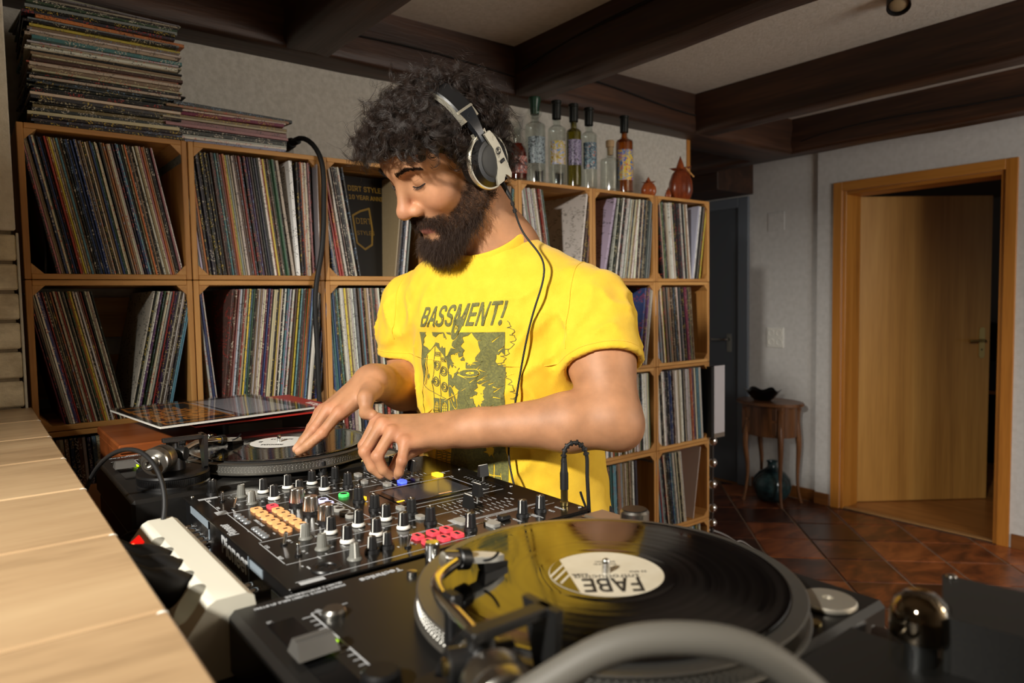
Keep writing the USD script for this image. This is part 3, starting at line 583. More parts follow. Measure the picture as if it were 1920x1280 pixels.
    yoke = put(t, "gimbal", cat([cyl(P-ss*.021, P+ss*.021, .0105, n=24, c=.001), cyl(P+np.array([0, 0, -.02]), P+np.array([0, 0, .018]), .009, n=24, c=.001), box(P[0]-.014, P[0]+.014, P[1]-.014, P[1]+.014, P[2]-.012, P[2]+.008, .003)]), M["alu_dark"], 30, "dark metal pivot bearing of the tonearm")
    put(yoke, "screw", cyl(P-ss*.0235, P-ss*.0205, .005, n=18), M["brass"])
    put(t, "arm_bracket", cat([box(P[0]-.016, P[0]+.046, P[1]-.016, P[1]-.004, P[2]+.020, P[2]+.0265, .001), hull([P+V_ for V_ in [np.array(q) for q in ((.040, -.024, .0265), (.046, -.024, .0265), (.040, .010, .0265), (.046, .010, .0265), (.040, -.020, -.022), (.046, -.020, -.022), (.040, -.006, -.034), (.046, -.006, -.034))]])]), M["alu_dark"], 30, "dark angular bracket beside the tonearm")
    put(t, "arm_clip", cat([cyl(W(.352, .205, 0), W(.352, .205, .045), .006, n=16), box(Xf-.357, Xf-.347, Yf-.213, Yf-.197, zt+.045, zt+.055, .002)]), M["black"])
    put(t, "cue_lever", tube(smooth_path([P+np.array([-.012, .03, -.018]), P+np.array([.0, .038, -.010]), P+np.array([.02, .046, -.006])], 14), .003, 8), M["black"])
    cwa = P+dd*.022; put(t, "counterweight", place(lathe([(0, 0), (.0165, 0), (.0165, .003), (.02, .004), (.0205, .006), (.0205, .02), (.0195, .022), (.0205, .024), (.0205, .034), (.019, .036), (.0095, .0365), (.0085, .038), (.0085, .043), (.0095, .0445), (.0095, .049), (.0078, .051), (.0045, .051), (.004, .046), (0, .046)], 48), cwa, dd), M["steel"], 35, "polished steel counterweight")
    # pitch fader
    put(t, "pitch_groove", bx(.414, .436, .052, .205, -.0002, .0006), M["black_gloss"])
    put(t, "pitch_fader", cat([hull([W(a, b, z) for a, b, z in ((.409, .113, .004), (.441, .113, .004), (.409, .137, .004), (.441, .137, .004), (.411, .118, .015), (.439, .118, .015), (.411, .130, .015), (.439, .130, .015))]), bx(.411, .439, .1235, .1265, .0135, .016)]), M["slider"], 30, "grey pitch fader cap")
    put(t, "pitch_led", bx(.402, .409, .106, .118, 0, .0022, .0008), M["led_green"], 30, "lit yellow-green pitch light")
    ticks = [bx(.400, .4055+(.003 if k % 4 == 0 else 0), .06+k*.0092-.0004, .06+k*.0092+.0004, 0, .0004) for k in range(16)] + [bx(.3985, .3995, .055, .2, 0, .0004), bx(.366, .3985, .0545, .0553, 0, .0004)]
    put(t, "pitch_scale", cat(ticks), M["print"], False, "printed pitch scale", "stuff")
    tx = cat([lay(text("PITCH ADJ", .0045), W(.43, .046, .0001), (0, -1, 0), (-1, 0, 0)), lay(text("RESET", .004), W(.39, .05, .0001), (0, -1, 0), (-1, 0, 0))])
    put(t, "lettering", tx, M["print"], False)
    put(t, "brand_lettering", cat([lay(text("Technics", .0075, bold=True), W(.287, .0105, .0001), (-1, 0, 0), (0, -1, 0)) if False else lay(text("Technics", .0075, bold=True), W(.290, .012, .0001), (-1, 0, 0), (0, -1, 0)), lay(text("DIRECT DRIVE TURNTABLE SYSTEM", .0035), W(.35, .014, .0001), (-1, 0, 0), (0, -1, 0)), lay(text("QUARTZ SYNTHESIZER", .0035), W(.35, .007, .0001), (-1, 0, 0), (0, -1, 0))]), M["print"], False, "pale brand lettering printed on the deck")
    put(t, "reset_button", pl(lathe([(0, 0), (.0105, 0), (.0105, .004), (.0085, .0065), (0, .0065)], 28), .385, .07, 0), M["steel"], 30, "round steel button")
    put(t, "knob", pl(lathe([(0, 0), (.014, 0), (.0145, .003), (.0135, .011), (.011, .013), (0, .013)], 36), .406, .197, 0), M["black"], 30, "black anti-skate dial")
    tl = put(t, "target_light", pl(lathe([(0, 0), (.0075, 0), (.0075, .024), (.0065, .026), (0, .026)], 28), .264, .032, 0), M["chrome"], 30, "chrome pop-up target light"); put(tl, "pin", pl(lathe([(0, 0), (.005, 0), (.005, .004), (0, .005)], 16), .29, .036, 0), M["steel"])
    put(t, "start_button", bx(.006, .038, .012, .055, -.001, .0035, .001), plain("start_button"+where[:1], C(150, 138, 120), .3, metallic=.7), 30, "square metal start stop button"); put(t, "button_edge", bx(.004, .040, .010, .057, -.0005, .001), M["steel"])
    pd = put(t, "power_dial", pl(lathe([(0, 0), (.0165, 0), (.0165, .021), (.0145, .0235), (.011, .0235), (.010, .022), (0, .022)], 40), .026, .084, 0), M["steel"], 30, "steel power dial")
    put(pd, "cap", pl(lathe([(0, .0222), (.0138, .0222), (.0145, .0237), (.0135, .0245), (0, .0243)], 36), .026, .084, 0), M["black"]); put(pd, "strobe_light", pl(rot_about(box(.0155, .0175, -.0065, .0065, .004, .011, .001), (0, 0, 1), math.radians(212)), .026, .084, 0), M["led_red"], 30, "glowing red strobe light")
    put(t, "adapter", pl(lathe([(0, 0), (.022, 0), (.0235, .0015), (.0235, .0035), (.022, .005), (.0045, .0062), (.004, .003), (0, .003)], 56),   .047, .324, 0), M["adapter"], 30, "round metal single adapter lying in its recess"); put(t, "screw", pl(lathe([(0, 0), (.0065, 0), (.006, .002), (0, .0022)], 20), .09, .335, 0), M["brass"])
    return t
turntable(.624, 1.4525, 1.0645, "black turntable at the far end under the DJ's flat right hand", "far", (.285, .176, .038), (.239, .154, .031), (.326, .212, .046))
turntable(.620, .627, 1.0743, "black turntable in the foreground with a record reflecting the yellow shirt", "near", (.293, .124, .042), (.262, .1255, .036), (.338, .162, .047))
V3_ = lambda *a: np.array(a, float)
def record_on(Xf, Yf, zt, label, lab_mat, texts, name):
    c = np.array([Xf-.188, Yf-.198, zt+.0239])
    t = thing("vinyl_record", label, "record", c)
    prof = [(.0035, 0), (.150, 0), (.151, .0006), (.1505, .0013), (.147, .0012), (.1465, .0010), (.060, .0010), (.0595, .0012), (.0515, .0012), (.0035, .0014)]
    v, f = lathe(prof, 144); put(t, "disc", move((v, f), c), M["vinyl"], 25)
    put(t, "label", move(lathe([(.0037, .0012), (.0495, .0012), (.05, .0015), (.0495, .0017), (.0037, .0017)], 72), c), lab_mat, 30, name)
    k = .0018
    put(t, "label_print", cat([lay((arr(text(s, h, .0002, b))[0]*V3_(1, 1.75 if s == "FABE" else 1, 1), arr(text(s, h, .0002, b))[1]), c+np.array([x, y, k]), ex, ey) for s, h, x, y, ex, ey, b in texts]), M["dark_print"], False, "printed label lettering")
    return t, c
e1 = np.array([-.82, -.57, 0]); e2 = np.array([.57, -.82, 0])     # upside down for the camera
def at(c, u, w): return (c+e1*u+e2*w)[:2]
c2 = np.array([.432, .429, 0]); ex = -np.array([.80, -.60, 0]); ey = -np.array([.60, .80, 0])
tx2 = [(s, h, *( (ex*u+ey*w)[:2]), ex, ey, b) for s, h, u, w, b in (("FABE", .0150, -.028, .014, True), ("Introducing", .0075, -.028, .0055, False), ("Side A", .0035, .016, .002, False), ("33 RPM", .003, -.036, -.002, False), ("Produced by", .0025, -.012, -.020, False), ("Distribution", .0025, -.012, -.026, False))]
lab2 = noisy("label_cream", C(196, 186, 164), C(206, 198, 178), 30, .5)
t2_, cc2 = record_on(.620, .627, 1.0743, "black vinyl record with a cream paper label on the foreground turntable", lab2, tx2, "cream paper label")
a2 = np.linspace(math.radians(105), math.radians(170), 14)
seg = Polygon([(.0493*math.cos(a), .0493*math.sin(a)) for a in np.linspace(math.radians(104), math.radians(200), 24)])
put(t2_, "label_panel", move(prism(seg, .0004), cc2+np.array([0, 0, .0016])), M["black_gloss"], False, "glossy dark panel on the label")
for w in (-.006, .002, .009):
    q = Polygon([(-.046, .012+w), (-.046, .0145+w), (-.016, .0295+w), (-.016, .027+w)]).intersection(seg)
    if not q.is_empty: put(t2_, "label_stripe", move(prism(q, .0003), cc2+np.array([0, 0, .0019])), lab2, False)
ex1 = -np.array([.78, -.62, 0]); ey1 = -np.array([.62, .78, 0])
tx1 = [(s, h, *((ex1*u+ey1*w)[:2]), ex1, ey1, b) for s, h, u, w, b in (("RIDDIM", .0075, -.016, .022, True), ("ROOTS 45", .006, -.018, -.026, True), ("B", .008, .030, -.004, True), ("33", .004, -.04, .002, False))]
t1_, cc1 = record_on(.624, 1.4525, 1.0645, "black vinyl record with a white label under the DJ's right hand", plain("label_white", C(226, 226, 222), .5), tx1, "white paper label")
# ---------------------------------------------------------------- mixer
MX, MY, MZ = .6488, .6712, 1.0589
mix = thing("dj_mixer", "large black four-channel mixer covered in knobs and lit buttons between the turntables", "mixer", (MX-.2, MY+.215, TZ))
m3 = lambda d, e, z=0.: np.array([MX-d, MY+e, MZ+z])
def mb(d0, d1, e0, e1, z0, z1, c=0.): return box(MX-d1, MX-d0, MY+e0, MY+e1, MZ+z0, MZ+z1, c)
put(mix, "body", mb(.003, .408, .002, .428, -.100, -.0035, .002), M["black"])
M["mixer_top"] = noisy("mixer_top", C(19, 17, 16), C(25, 23, 21), 700, .2, detail=1)
put(mix, "top_plate", mb(0, .411, 0, .430, -.0035, 0, .0012), M["mixer_top"], 30, "glossy black top plate")
for d in (.04, .37):
    for e in (.04, .39): put(mix, "foot", cyl(m3(d, e, -.1138), m3(d, e, -.1), .016), M["rubber"])
def ribbed(r0, r1, h, n=18, amp=.07):
    a = np.arange(n*4)*2*np.pi/(n*4); w = 1-amp*(np.arange(n*4) % 4 == 0)-amp*.4*(np.arange(n*4) % 4 == 1)-amp*.4*(np.arange(n*4) % 4 == 3)
    rows = [(r0*1.02, 0), (r0, .0006), (r1, h-.0012), (r1*.88, h)]
    v = np.vstack([np.c_[r*w*np.cos(a), r*w*np.sin(a), np.full(len(a), z)] for r, z in rows]+[[[0, 0, h]]]); f = []; m = len(a)
    for i in range(len(rows)-1):
        for j in range(m): f += [(i*m+j, i*m+(j+1) % m, (i+1)*m+(j+1) % m), (i*m+j, (i+1)*m+(j+1) % m, (i+1)*m+j)]
    f += [((len(rows)-1)*m+j, (len(rows)-1)*m+(j+1) % m, len(v)-1) for j in range(m)]
    return v, np.array(f)
KN = {"b": ribbed(.0068, .0058, .0165), "g": ribbed(.0064, .0048, .0165, 14), "s": ribbed(.0105, .0094, .019, 22), "k": ribbed(.0070, .0060, .017), "t": ribbed(.0062, .0048, .014, 14)}
M["knob_black"] = plain("knob_black", C(20, 20, 21), .45); M["knob_grey"] = plain("knob_grey", C(112, 112, 106), .5); M["knob_silver"] = plain("knob_silver", C(190, 190, 188), .2, metallic=1.0); M["knob_white"] = plain("knob_white", C(232, 230, 222), .4)
def knob(d, e, kind, ang, lab=None):
    o = m3(d, e); shape = {"b": "b", "n": "k", "g": "g", "s": "s", "d": "t"}[kind]; z0 = .0045 if kind != "g" else .001
    r, h = {"b": (.0068, .0165), "k": (.0070, .017), "g": (.0064, .0165), "s": (.0105, .019), "t": (.0062, .014)}[shape]
    k = put(mix, "knob", move(KN[shape], o+np.array([0, 0, z0])), M[{"b": "knob_black", "n": "knob_black", "g": "knob_grey", "s": "knob_silver", "d": "knob_black"}[kind]], 35, lab)
    line = cat([box(r*.05, r*.86, -.0006, .0006, h-.0007, h+.0004), hull([(r*.82, -.0006, h+.0003), (r*.82, .0006, h+.0003), (r*1.0, -.0006, .001), (r*1.0, .0006, .001), (r*.7, -.0006, h-.001), (r*.7, .0006, h-.001), (r*1.04, -.0006, .001), (r*1.04, .0006, .001)])])
    put(k, "pointer", move(rot_about(line, (0, 0, 1), math.radians(ang)), o+np.array([0, 0, z0])), M["knob_white"], False)
    if kind == "b": put(k, "skirt", move(lathe([(0, .0008), (.0084, .0008), (.0086, .0025), (.0072, .005), (0, .005)], 30), o), M["knob_white"], 30)
    elif kind != "g": put(k, "skirt", move(lathe([(0, 0), (.0086 if kind != "s" else .011, 0), (.008 if kind != "s" else .0108, .004), (0, .0045)], 30), o), M["knob_black"], 30)
    if kind == "g": put(k, "skirt", move(lathe([(0, 0), (.0085, 0), (.0078, .0016), (.006, .003), (0, .003)], 30), o), M["knob_grey"], 30)
back = 205
for kind, d, e, a in (("g", .344, .374, 20), ("g", .343, .329, 215), ("g", .341, .136, 185), ("g", .340, .0885, 10), ("g", .325, .035, 250), ("b", .312, .374, back), ("b", .312, .328, back), ("b", .275, .374, back), ("b", .273, .332, back), ("b", .237, .373, 80), ("b", .236, .328, back),
        ("b", .310, .133, back), ("b", .309, .089, back), ("b", .272, .136, back), ("b", .271, .090, back), ("b", .234, .136, back), ("b", .234, .090, back), ("n", .198, .435-.01, back), ("n", .200, .370, 70), ("n", .201, .322, 60),
        ("s", .297, .278, 200), ("s", .297, .228, 195), ("s", .297, .178, 205), ("n", .225, .234, 60), ("n", .225, .185, 90), ("n", .197, .135, 70), ("n", .197, .087, 65), ("n", .173, .032, back), ("n", .090, .034, back), ("n", .059, .035, 215), ("d", .301, .041, 200), ("d", .281, .043, 200), ("n", .373, .415, 60), ("n", .122, .42, 100)):
    knob(d, e, kind, a, {"s": "silver ribbed knob", "g": "grey ribbed knob"}.get(kind))
for d, e, lean in ((.373, .366, 0), (.371, .319, .003), (.369, .130, .003), (.369, .085, 0), (.262, .029, .004)):
    tg = put(mix, "toggle_switch", cat([cyl(m3(d, e, .001), m3(d-lean, e+lean*.3, .013), .0019, .0024, 14), sphere(m3(d-lean, e+lean*.3, .013), .0024, 1)]), M["chrome"], 40, "small chrome toggle switch"); put(tg, "collar", cyl(m3(d, e, 0), m3(d, e, .002), .0042, n=18), M["black"])
# faders
def fader(d, e, axis, lab):
    L, w, h = .0085, .0045, .0175
    def o(u, q, z): return m3(d+(q if axis == "e" else u), e+(u if axis == "e" else q), z)   # axis: direction of the wide side
    cap = put(mix, "fader", hull([o(u, q, z) for u, q, z in ((-L, -w, .006), (L, -w, .006), (-L, w, .006), (L, w, .006), (-L*.92, -w*.5, h+.006), (L*.92, -w*.5, h+.006), (-L*.92, w*.5, h+.006), (L*.92, w*.5, h+.006))]), M["knob_black"], False, lab)
    put(cap, "stem", cyl(m3(d, e, 0), m3(d, e, .007), .002, n=10), M["steel"]); put(cap, "pointer", hull([o(u, q, z) for u, q, z in ((-L*.95, -.0005, h+.0055), (L*.95, -.0005, h+.0055), (-L*.95, .0005, h+.0055), (L*.95, .0005, h+.0055), (-L*.95, -.0005, h+.0066), (L*.95, .0005, h+.0066))]), M["knob_white"], False)
for d, e in ((.134, .094), (.092, .133), (.089, .322), (.10, .366)):
    fader(d, e, "e", "black channel fader cap"); put(mix, "fader_slot", mb(.068, .152, e-.0012, e+.0012, 0, .0003), M["black"], False)
    put(mix, "fader_scale", cat([mb(.070+.008*k-.0004, .070+.008*k+.0004, e-.014, e-.004, 0, .0003) for k in range(11)]+[mb(.070+.008*k-.0004, .070+.008*k+.0004, e+.004, e+.014, 0, .0003) for k in range(11)]), M["print"], False, None, "stuff")
fader(.022, .218, "d", "black crossfader cap"); put(mix, "fader_slot", mb(.0208, .0232, .17, .26, 0, .0003), M["black"], False)
put(mix, "fader_scale", cat([mb(.030, .036, .175+.0085*k-.0003, .175+.0085*k+.0003, 0, .0003) for k in range(10)]), M["print"], False, None, "stuff")
# buttons
def button(d, e, ld, le, h, m, lab, rnd=None):
    p = sbox(-ld/2, -le/2, ld/2, le/2); p = p.buffer(-min(ld, le)*.28).buffer(min(ld, le)*.28, quad_segs=4) if rnd is None else Point(0, 0).buffer(ld/2, quad_segs=8)
    v, f = prism(p, h); v = np.stack([-v[:, 0], v[:, 1], v[:, 2]], 1); return put(mix, "button", orient(v+m3(d, e), f), M[m], False, lab)
M["lit_orange"] = glow("lit_orange", C(255, 176, 108), .62, C(214, 150, 98)); M["lit_red"] = glow("lit_red", C(255, 70, 84), .7, C(200, 60, 70)); M["lit_blue"] = glow("lit_blue", C(70, 90, 255), 2.2); M["lit_green"] = glow("lit_green", C(80, 230, 110), .5); M["lit_amber"] = glow("lit_amber", C(255, 190, 40), 1.6)
M["lit_white"] = glow("lit_white", C(210, 210, 255), .5); M["rubber_grey"] = plain("rubber_grey", C(150, 148, 142), .5); M["lens_grey"] = plain("lens_grey", C(120, 124, 128), .3)
for k in range(6):
    e = .287-.0218*k; b = button(.350, e, .0135, .0165, .0035, "lit_orange", "lit pale orange select button"); put(b, "marking", mb(.3475, .3525, e-.002, e+.002, .0035, .0037), M["beam_crack"], False)
    e = .288-.0212*k; b = button(.328, e, .0135, .0165, .0035, "lit_red" if k == 0 else "lit_orange", "lit pink-red select button" if k == 0 else "lit pale orange select button"); put(b, "marking", mb(.3255, .3305, e-.002, e+.002, .0035, .0037), M["beam_crack"], False)
for e in (.284, .270, .257, .243, .212, .202, .192, .183, .173): put(mix, "level_lens", move(lathe([(0, 0), (.0052, 0), (.0045, .0014), (0, .0018)], 20), m3(.376, e)), M["lens_grey"], 40, "oval grey level light")
for k in range(6):
    o = m3(.263, .269-.0184*k); b = put(mix, "round_button", move(lathe([(0, .0), (.0078, 0), (.0078, .0032), (.0066, .0042), (.0055, .0042), (.005, .0034), (0, .0034)], 32), o), M["lit_white"] if k < 2 else M["rubber_grey"], 35, "round white-lit button" if k < 2 else "round grey button"); put(b, "cap", move(lathe([(0, .0034), (.005, .0034), (.005, .004), (0, .004)], 24), o), M["knob_black"])
o = m3(.228, .277); b = put(mix, "round_button", move(lathe([(0, .0), (.0078, 0), (.0078, .0032), (.0066, .0042), (.0055, .0042), (.005, .0034), (0, .0034)], 32), o), M["lit_green"], 35, "round green-lit button"); put(b, "cap", move(lathe([(0, .0034), (.005, .0034), (.005, .004), (0, .004)], 24), o), M["knob_black"])
for d, e, ld, le, m, lab in ((.172, .327, .010, .017, "rubber_grey", "grey rubber button"), (.152, .288, .010, .015, "rubber_grey", "grey rubber button"), (.103, .289, .010, .016, "rubber_grey", "grey rubber button"), (.127, .287, .011, .016, "lit_blue", "button glowing blue"), (.063, .287, .013, .021, "lit_amber", "oval button glowing amber"),
        (.197, .165, .009, .014, "rubber_grey", "grey rubber button"), (.166, .093-.03, .015, .022, "rubber_grey", "wide grey rubber button"), (.142, .030, .015, .022, "rubber_grey", "wide grey rubber button"), (.197, .112, .010, .014, "rubber_grey", "grey rubber button"), (.16, .372, .010, .016, "rubber_grey", "grey rubber button")):
    button(d, e, ld, le, .004, m, lab)
for d in (.238, .217, .198):
    for e in (.0485, .024):
        b = button(d, e, .0125, .0165, .0038, "lit_red", "lit pink-red effect button"); put(b, "marking", mb(d-.0022, d+.0022, e-.0045, e+.0045, .0038, .004), M["beam_crack"], False)
put(mix, "amber_light", move(rot_about(box(.0085, .0105, -.005, .005, .001, .006), (0, 0, 1), math.radians(20)), m3(.225, .234)), M["lit_amber"], 30, "amber glowing ring light")
put(mix, "key_joint", mb(.118-.008, .118+.008, .031, .044, 0, .006, .002), M["knob_black"])
jk = put(mix, "microphone_jack", move(lathe([(0, .0005), (.010, .0005), (.011, .002), (.0155, .002), (.0165, 0)], 40), m3(.360, .03)), M["black"], 35, "round black microphone jack")
put(jk, "contact", cat([cyl(m3(.360+.005*math.cos(a), .03+.005*math.sin(a), .0004), m3(.360+.005*math.cos(a), .03+.005*math.sin(a), .0016), .0012, n=8) for a in (0, 2.1, 4.2)]), M["alu_dark"])
# screen
M["screen"] = mat("mixer_screen", {"p": ("principled_bsdf", {"base_color": C(52, 52, 54), "roughness": .12, "emission_color": C(120, 126, 140), "emission_strength": .05, "ior": 1.6})})
scr = put(mix, "screen_frame", mb(.055, .188, .176, .266, -.001, .0012, .001), M["black_gloss"], 30); put(scr, "screen", mb(.066, .178, .186, .257, .0005, .0016), M["screen"], False, "grey touch screen reflecting the shirt"); put(scr, "cue_line", mb(.098, .12, .1895, .1912, .0014, .0018), M["lit_orange"], False, "thin orange line on the screen"); put(scr, "cue_mark", mb(.175, .186, .1925, .196, .0014, .0019), M["lit_amber"], False, "amber strip at the screen corner")
ln = [mb(d0, d1, e-.0004, e+.0004, 0, .0003) for d0, d1, e in ((.03, .385, .302), (.19, .385, .396), (.03, .39, .1555), (.02, .39, .066), (.04, .25, .063), (.13, .36, .348), (.13, .36, .111), (.06, .13, .06), (.02, .06, .052), (.18, .40, .012), (.045, .19, .2715), (.045, .19, .1705))]
ln += [mb(d-.0004, d+.0004, e0, e1, 0, .0003) for d, e0, e1 in ((.39, .305, .395), (.39, .07, .152), (.385, .16, .298), (.19, .302, .396), (.245, .16, .30), (.052, .17, .27), (.13, .02, .06), (.075, .01, .06), (.19, .066, .1555))]
ln += [mb(.372, .398, e-.004, e+.004, 0, .0002) for e in (.395, .006)] + [mb(.382, .397, .30, .318, 0, .0002), mb(.11, .16, .044, .047, 0, .0003), mb(.16, .175, .062, .082, 0, .0002)]
put(mix, "panel_lines", cat(ln), M["print"], False, "printed grey panel lines", "stuff")
T_ = {s: text(s, .0034) for s in ("TRIM", "HI", "MID", "LOW", "CUE", "INPUT SELECT", "MASTER LEVEL", "BOOTH", "PHONES", "EQ", "COLOR", "FX SELECT", "CH 1", "CH 2", "CH 3", "CH 4", "CROSS F.", "HEADPHONES", "LEVEL", "MIXING", "TAP", "MIDI", "BEAT", "TIME", "ON/OFF", "FADER START", "AUTO", "QUANTIZE")}
tl = []
def lab(s, d, e): tl.append(lay(T_[s], m3(d, e, .0001), (0, 1, 0), (-1, 0, 0)) if False else lay(T_[s], m3(d, e, .0001), (0, -1, 0), (1, 0, 0)) if False else lay(T_[s], m3(d, e, .0001), (0, 1, 0), (-1, 0, 0)))
for e in (.374, .329, .136, .089):
    for s, d in (("TRIM", .327), ("HI", .294), ("MID", .257), ("LOW", .2195), ("LEVEL", .358)): lab(s, d, e-.005)
for s, d, e in (("INPUT SELECT", .363, .215), ("FX SELECT", .340, .2), ("MASTER LEVEL", .212, .41), ("BOOTH", .212, .36), ("EQ", .212, .315), ("CUE", .182, .32), ("CUE", .182, .366), ("QUANTIZE", .14, .278), ("AUTO", .115, .283), ("TAP", .09, .284), ("BEAT", .214, .226), ("TIME", .214, .178), ("COLOR", .248, .235), ("ON/OFF", .155, .05), ("HEADPHONES", .105, .016), ("MIXING", .077, .018), ("LEVEL", .046, .02), ("PHONES", .03, .018), ("CROSS F.", .04, .20), ("FADER START", .062, .215), ("MIDI", .25, .03), ("CH 1", .385, .375), ("CH 2", .385, .33), ("CH 3", .385, .13), ("CH 4", .385, .085)): lab(s, d, e)
dash = random.Random(4); dl = []
for _ in range(110):
    d, e = dash.uniform(.03, .39), dash.uniform(.012, .42)
    if .05 < d < .19 and .17 < e < .27: continue
    w = dash.uniform(.003, .009); dl.append(mb(d-.0009, d+.0009, e-w/2, e+w/2, 0, .00025))
put(mix, "panel_lettering", cat(tl+dl), M["print"], False, "small pale panel lettering", "stuff")
put(mix, "brand_lettering", lay(text("Pioneer", .0105, .0004, True), m3(.398, .203, .0001), (0, 1, 0), (-1, 0, 0)), M["print"], False, "pale brand name on the top plate")
for d, e in ((.012, .16), (.012, .30), (.008, .014), (.40, .42)): put(mix, "screw", move(lathe([(0, 0), (.003, 0), (.0026, .0012), (0, .0012)], 14), m3(d, e)), M["steel"])
# back plate: faces -x
def bk(e, z, w=0.): return np.array([MX-.408-w, MY+e, MZ+z])
put(mix, "back_lettering", lay(text("Pioneer", .021, .0006, True), bk(.245, -.030), (0, -1, 0), (0, 0, 1)), M["print"], False, "large brand name on the rear panel")
pn = [box(MX-.409, MX-.408, MY+e0, MY+e1, MZ+z0, MZ+z1) for e0, e1, z0, z1 in ((.30, .395, -.016, -.006), (.165, .26, -.050, -.042), (.088, .13, -.018, -.008), (.02, .06, -.03, -.02), (.30, .302, -.09, -.006), (.136, .137, -.09, -.006))]
put(mix, "rear_panels", cat(pn), plain("rear_panel_print", C(128, 140, 150), .5), False, "blue-grey printed fields on the rear panel", "stuff")
for e in (.385, .362, .34, .318, .30, .235, .215, .195, .175, .118, .10, .055, .035):
    for z in ((-.034, -.058, -.08) if e > .29 or e < .13 else (-.062, -.085)):
        put(mix, "jack", place(lathe([(0, 0), (.0052, 0), (.0052, .004), (.0042, .011), (.0042, .0135), (.0025, .0135), (.0025, .005), (0, .005)], 14), bk(e, z), (-1, 0, 0)), M["chrome"], 35)
# ---------------------------------------------------------------- the DJ
V3 = lambda *a: np.array(a, float)
HC, HS = V3(.6505, 1.0255, 1.564), .964
def axes(yaw, pitch, roll):
    F = V3(math.cos(yaw)*math.cos(pitch), math.sin(yaw)*math.cos(pitch), -math.sin(pitch)); L = np.cross([0, 0, 1], F); L /= np.linalg.norm(L); U = np.cross(F, L)
    c, s = math.cos(roll), math.sin(roll); return F, c*U+s*L, c*L-s*U
HF, HU, HL = axes(math.radians(179), math.radians(36.2), math.radians(8.7))
HB = np.stack([HF, HU, HL])
def h2w(p): return HC + HS*(np.asarray(p, float)@HB)
def w2h(p): return (np.asarray(p, float)-HC)@HB.T/HS
NECK = V3(.775, 1.040, 1.420)
COL, CAX = V3(.752, 1.030, 1.444), V3(-.52, -.16, .84)/np.linalg.norm(V3(-.52, -.16, .84))
def head_sdf(P):
    q = w2h(P); m = q.copy(); m[:, 2] = np.abs(m[:, 2])
    d = sd_ell(q, (-.018, .040, 0), (.098, .078, .076))
    d = smin(d, sd_ell(q, (.038, .048, 0), (.059, .054, .062)), .03)
    d = smin(d, sd_ell(q, (.034, -.018, 0), (.054, .072, .056)), .03)
    d = smin(d, sd_cone(m, (-.008, -.055, .054), (.070, -.104, .014), .02, .021), .03)
    d = smin(d, np.linalg.norm(q-V3(.075, -.104, 0), axis=1)-.020, .02)
    d = smin(d, sd_ell(m, (.052, -.018, .040), (.030, .028, .025)), .022)
    d = smin(d, sd_ell(q, (.068, -.058, 0), (.027, .030, .032)), .02)
    d = smin(d, sd_cone(m, (.0815, .0440, .010), (.053, .0455, .050), .0130, .012), .014)
    d = smax(d, -(np.linalg.norm(m-V3(.0970, .0220, .0335), axis=1)-.0190), .012)
    d = smin(d, sd_cone(q, (.0865, .022, 0), (.107, -.017, 0), .0085, .0112), .012)
    d = smin(d, sd_ell(q, (.1075, -.0235, 0), (.0150, .0125, .0140)), .010)
    d = smin(d, sd_ell(m, (.0945, -.0270, .0165), (.0130, .0104, .0092)), .007)
    d = smax(d, -sd_ell(m, (.0985, -.0375, .0090), (.0065, .004, .0040)), .004)
    # lids: the eye is cast down, the upper lid covers it almost wholly
    d = smin(d, np.linalg.norm(m-V3(.0672, .0200, .0340), axis=1)-.0165, .004)
    lid = sd_cone(m, (.0808, .0300, .0230), (.0728, .0290, .0465), .0028, .0026); d = smin(d, lid, .005)
    d = smin(d, sd_cone(m, (.0930, -.0560, 0), (.0825, -.0630, .0235), .0055, .0026), .006)
    d = smin(d, sd_cone(m, (.0905, -.0690, 0), (.0820, -.0640, .0210), .0066, .0026), .006)
    d = smax(d, -sd_cone(m, (.102, -.0620, 0), (.0870, -.0632, .0225), .0022, .0016), .004)
    d = smin(d, sd_ell(m, (-.010, -.002, .078), (.018, .031, .010)), .01)
    neck = sd_cone(P, h2w((-.030, -.035, 0)), NECK, .056, .066)
    d = smin(d*HS, neck, .03)
    return smin(d, sd_cone(P, NECK+V3(.01, .0, .0), NECK+V3(.02, 0, -.16), .07, .10), .04)
S_L, E_L, W_L = V3(.858, .884, 1.322), V3(.806, .782, 1.146), V3(.622, .951, 1.132)
S_R, E_R, W_R = V3(.702, 1.226, 1.324), V3(.706, 1.235, 1.168), V3(.548, 1.108, 1.202)
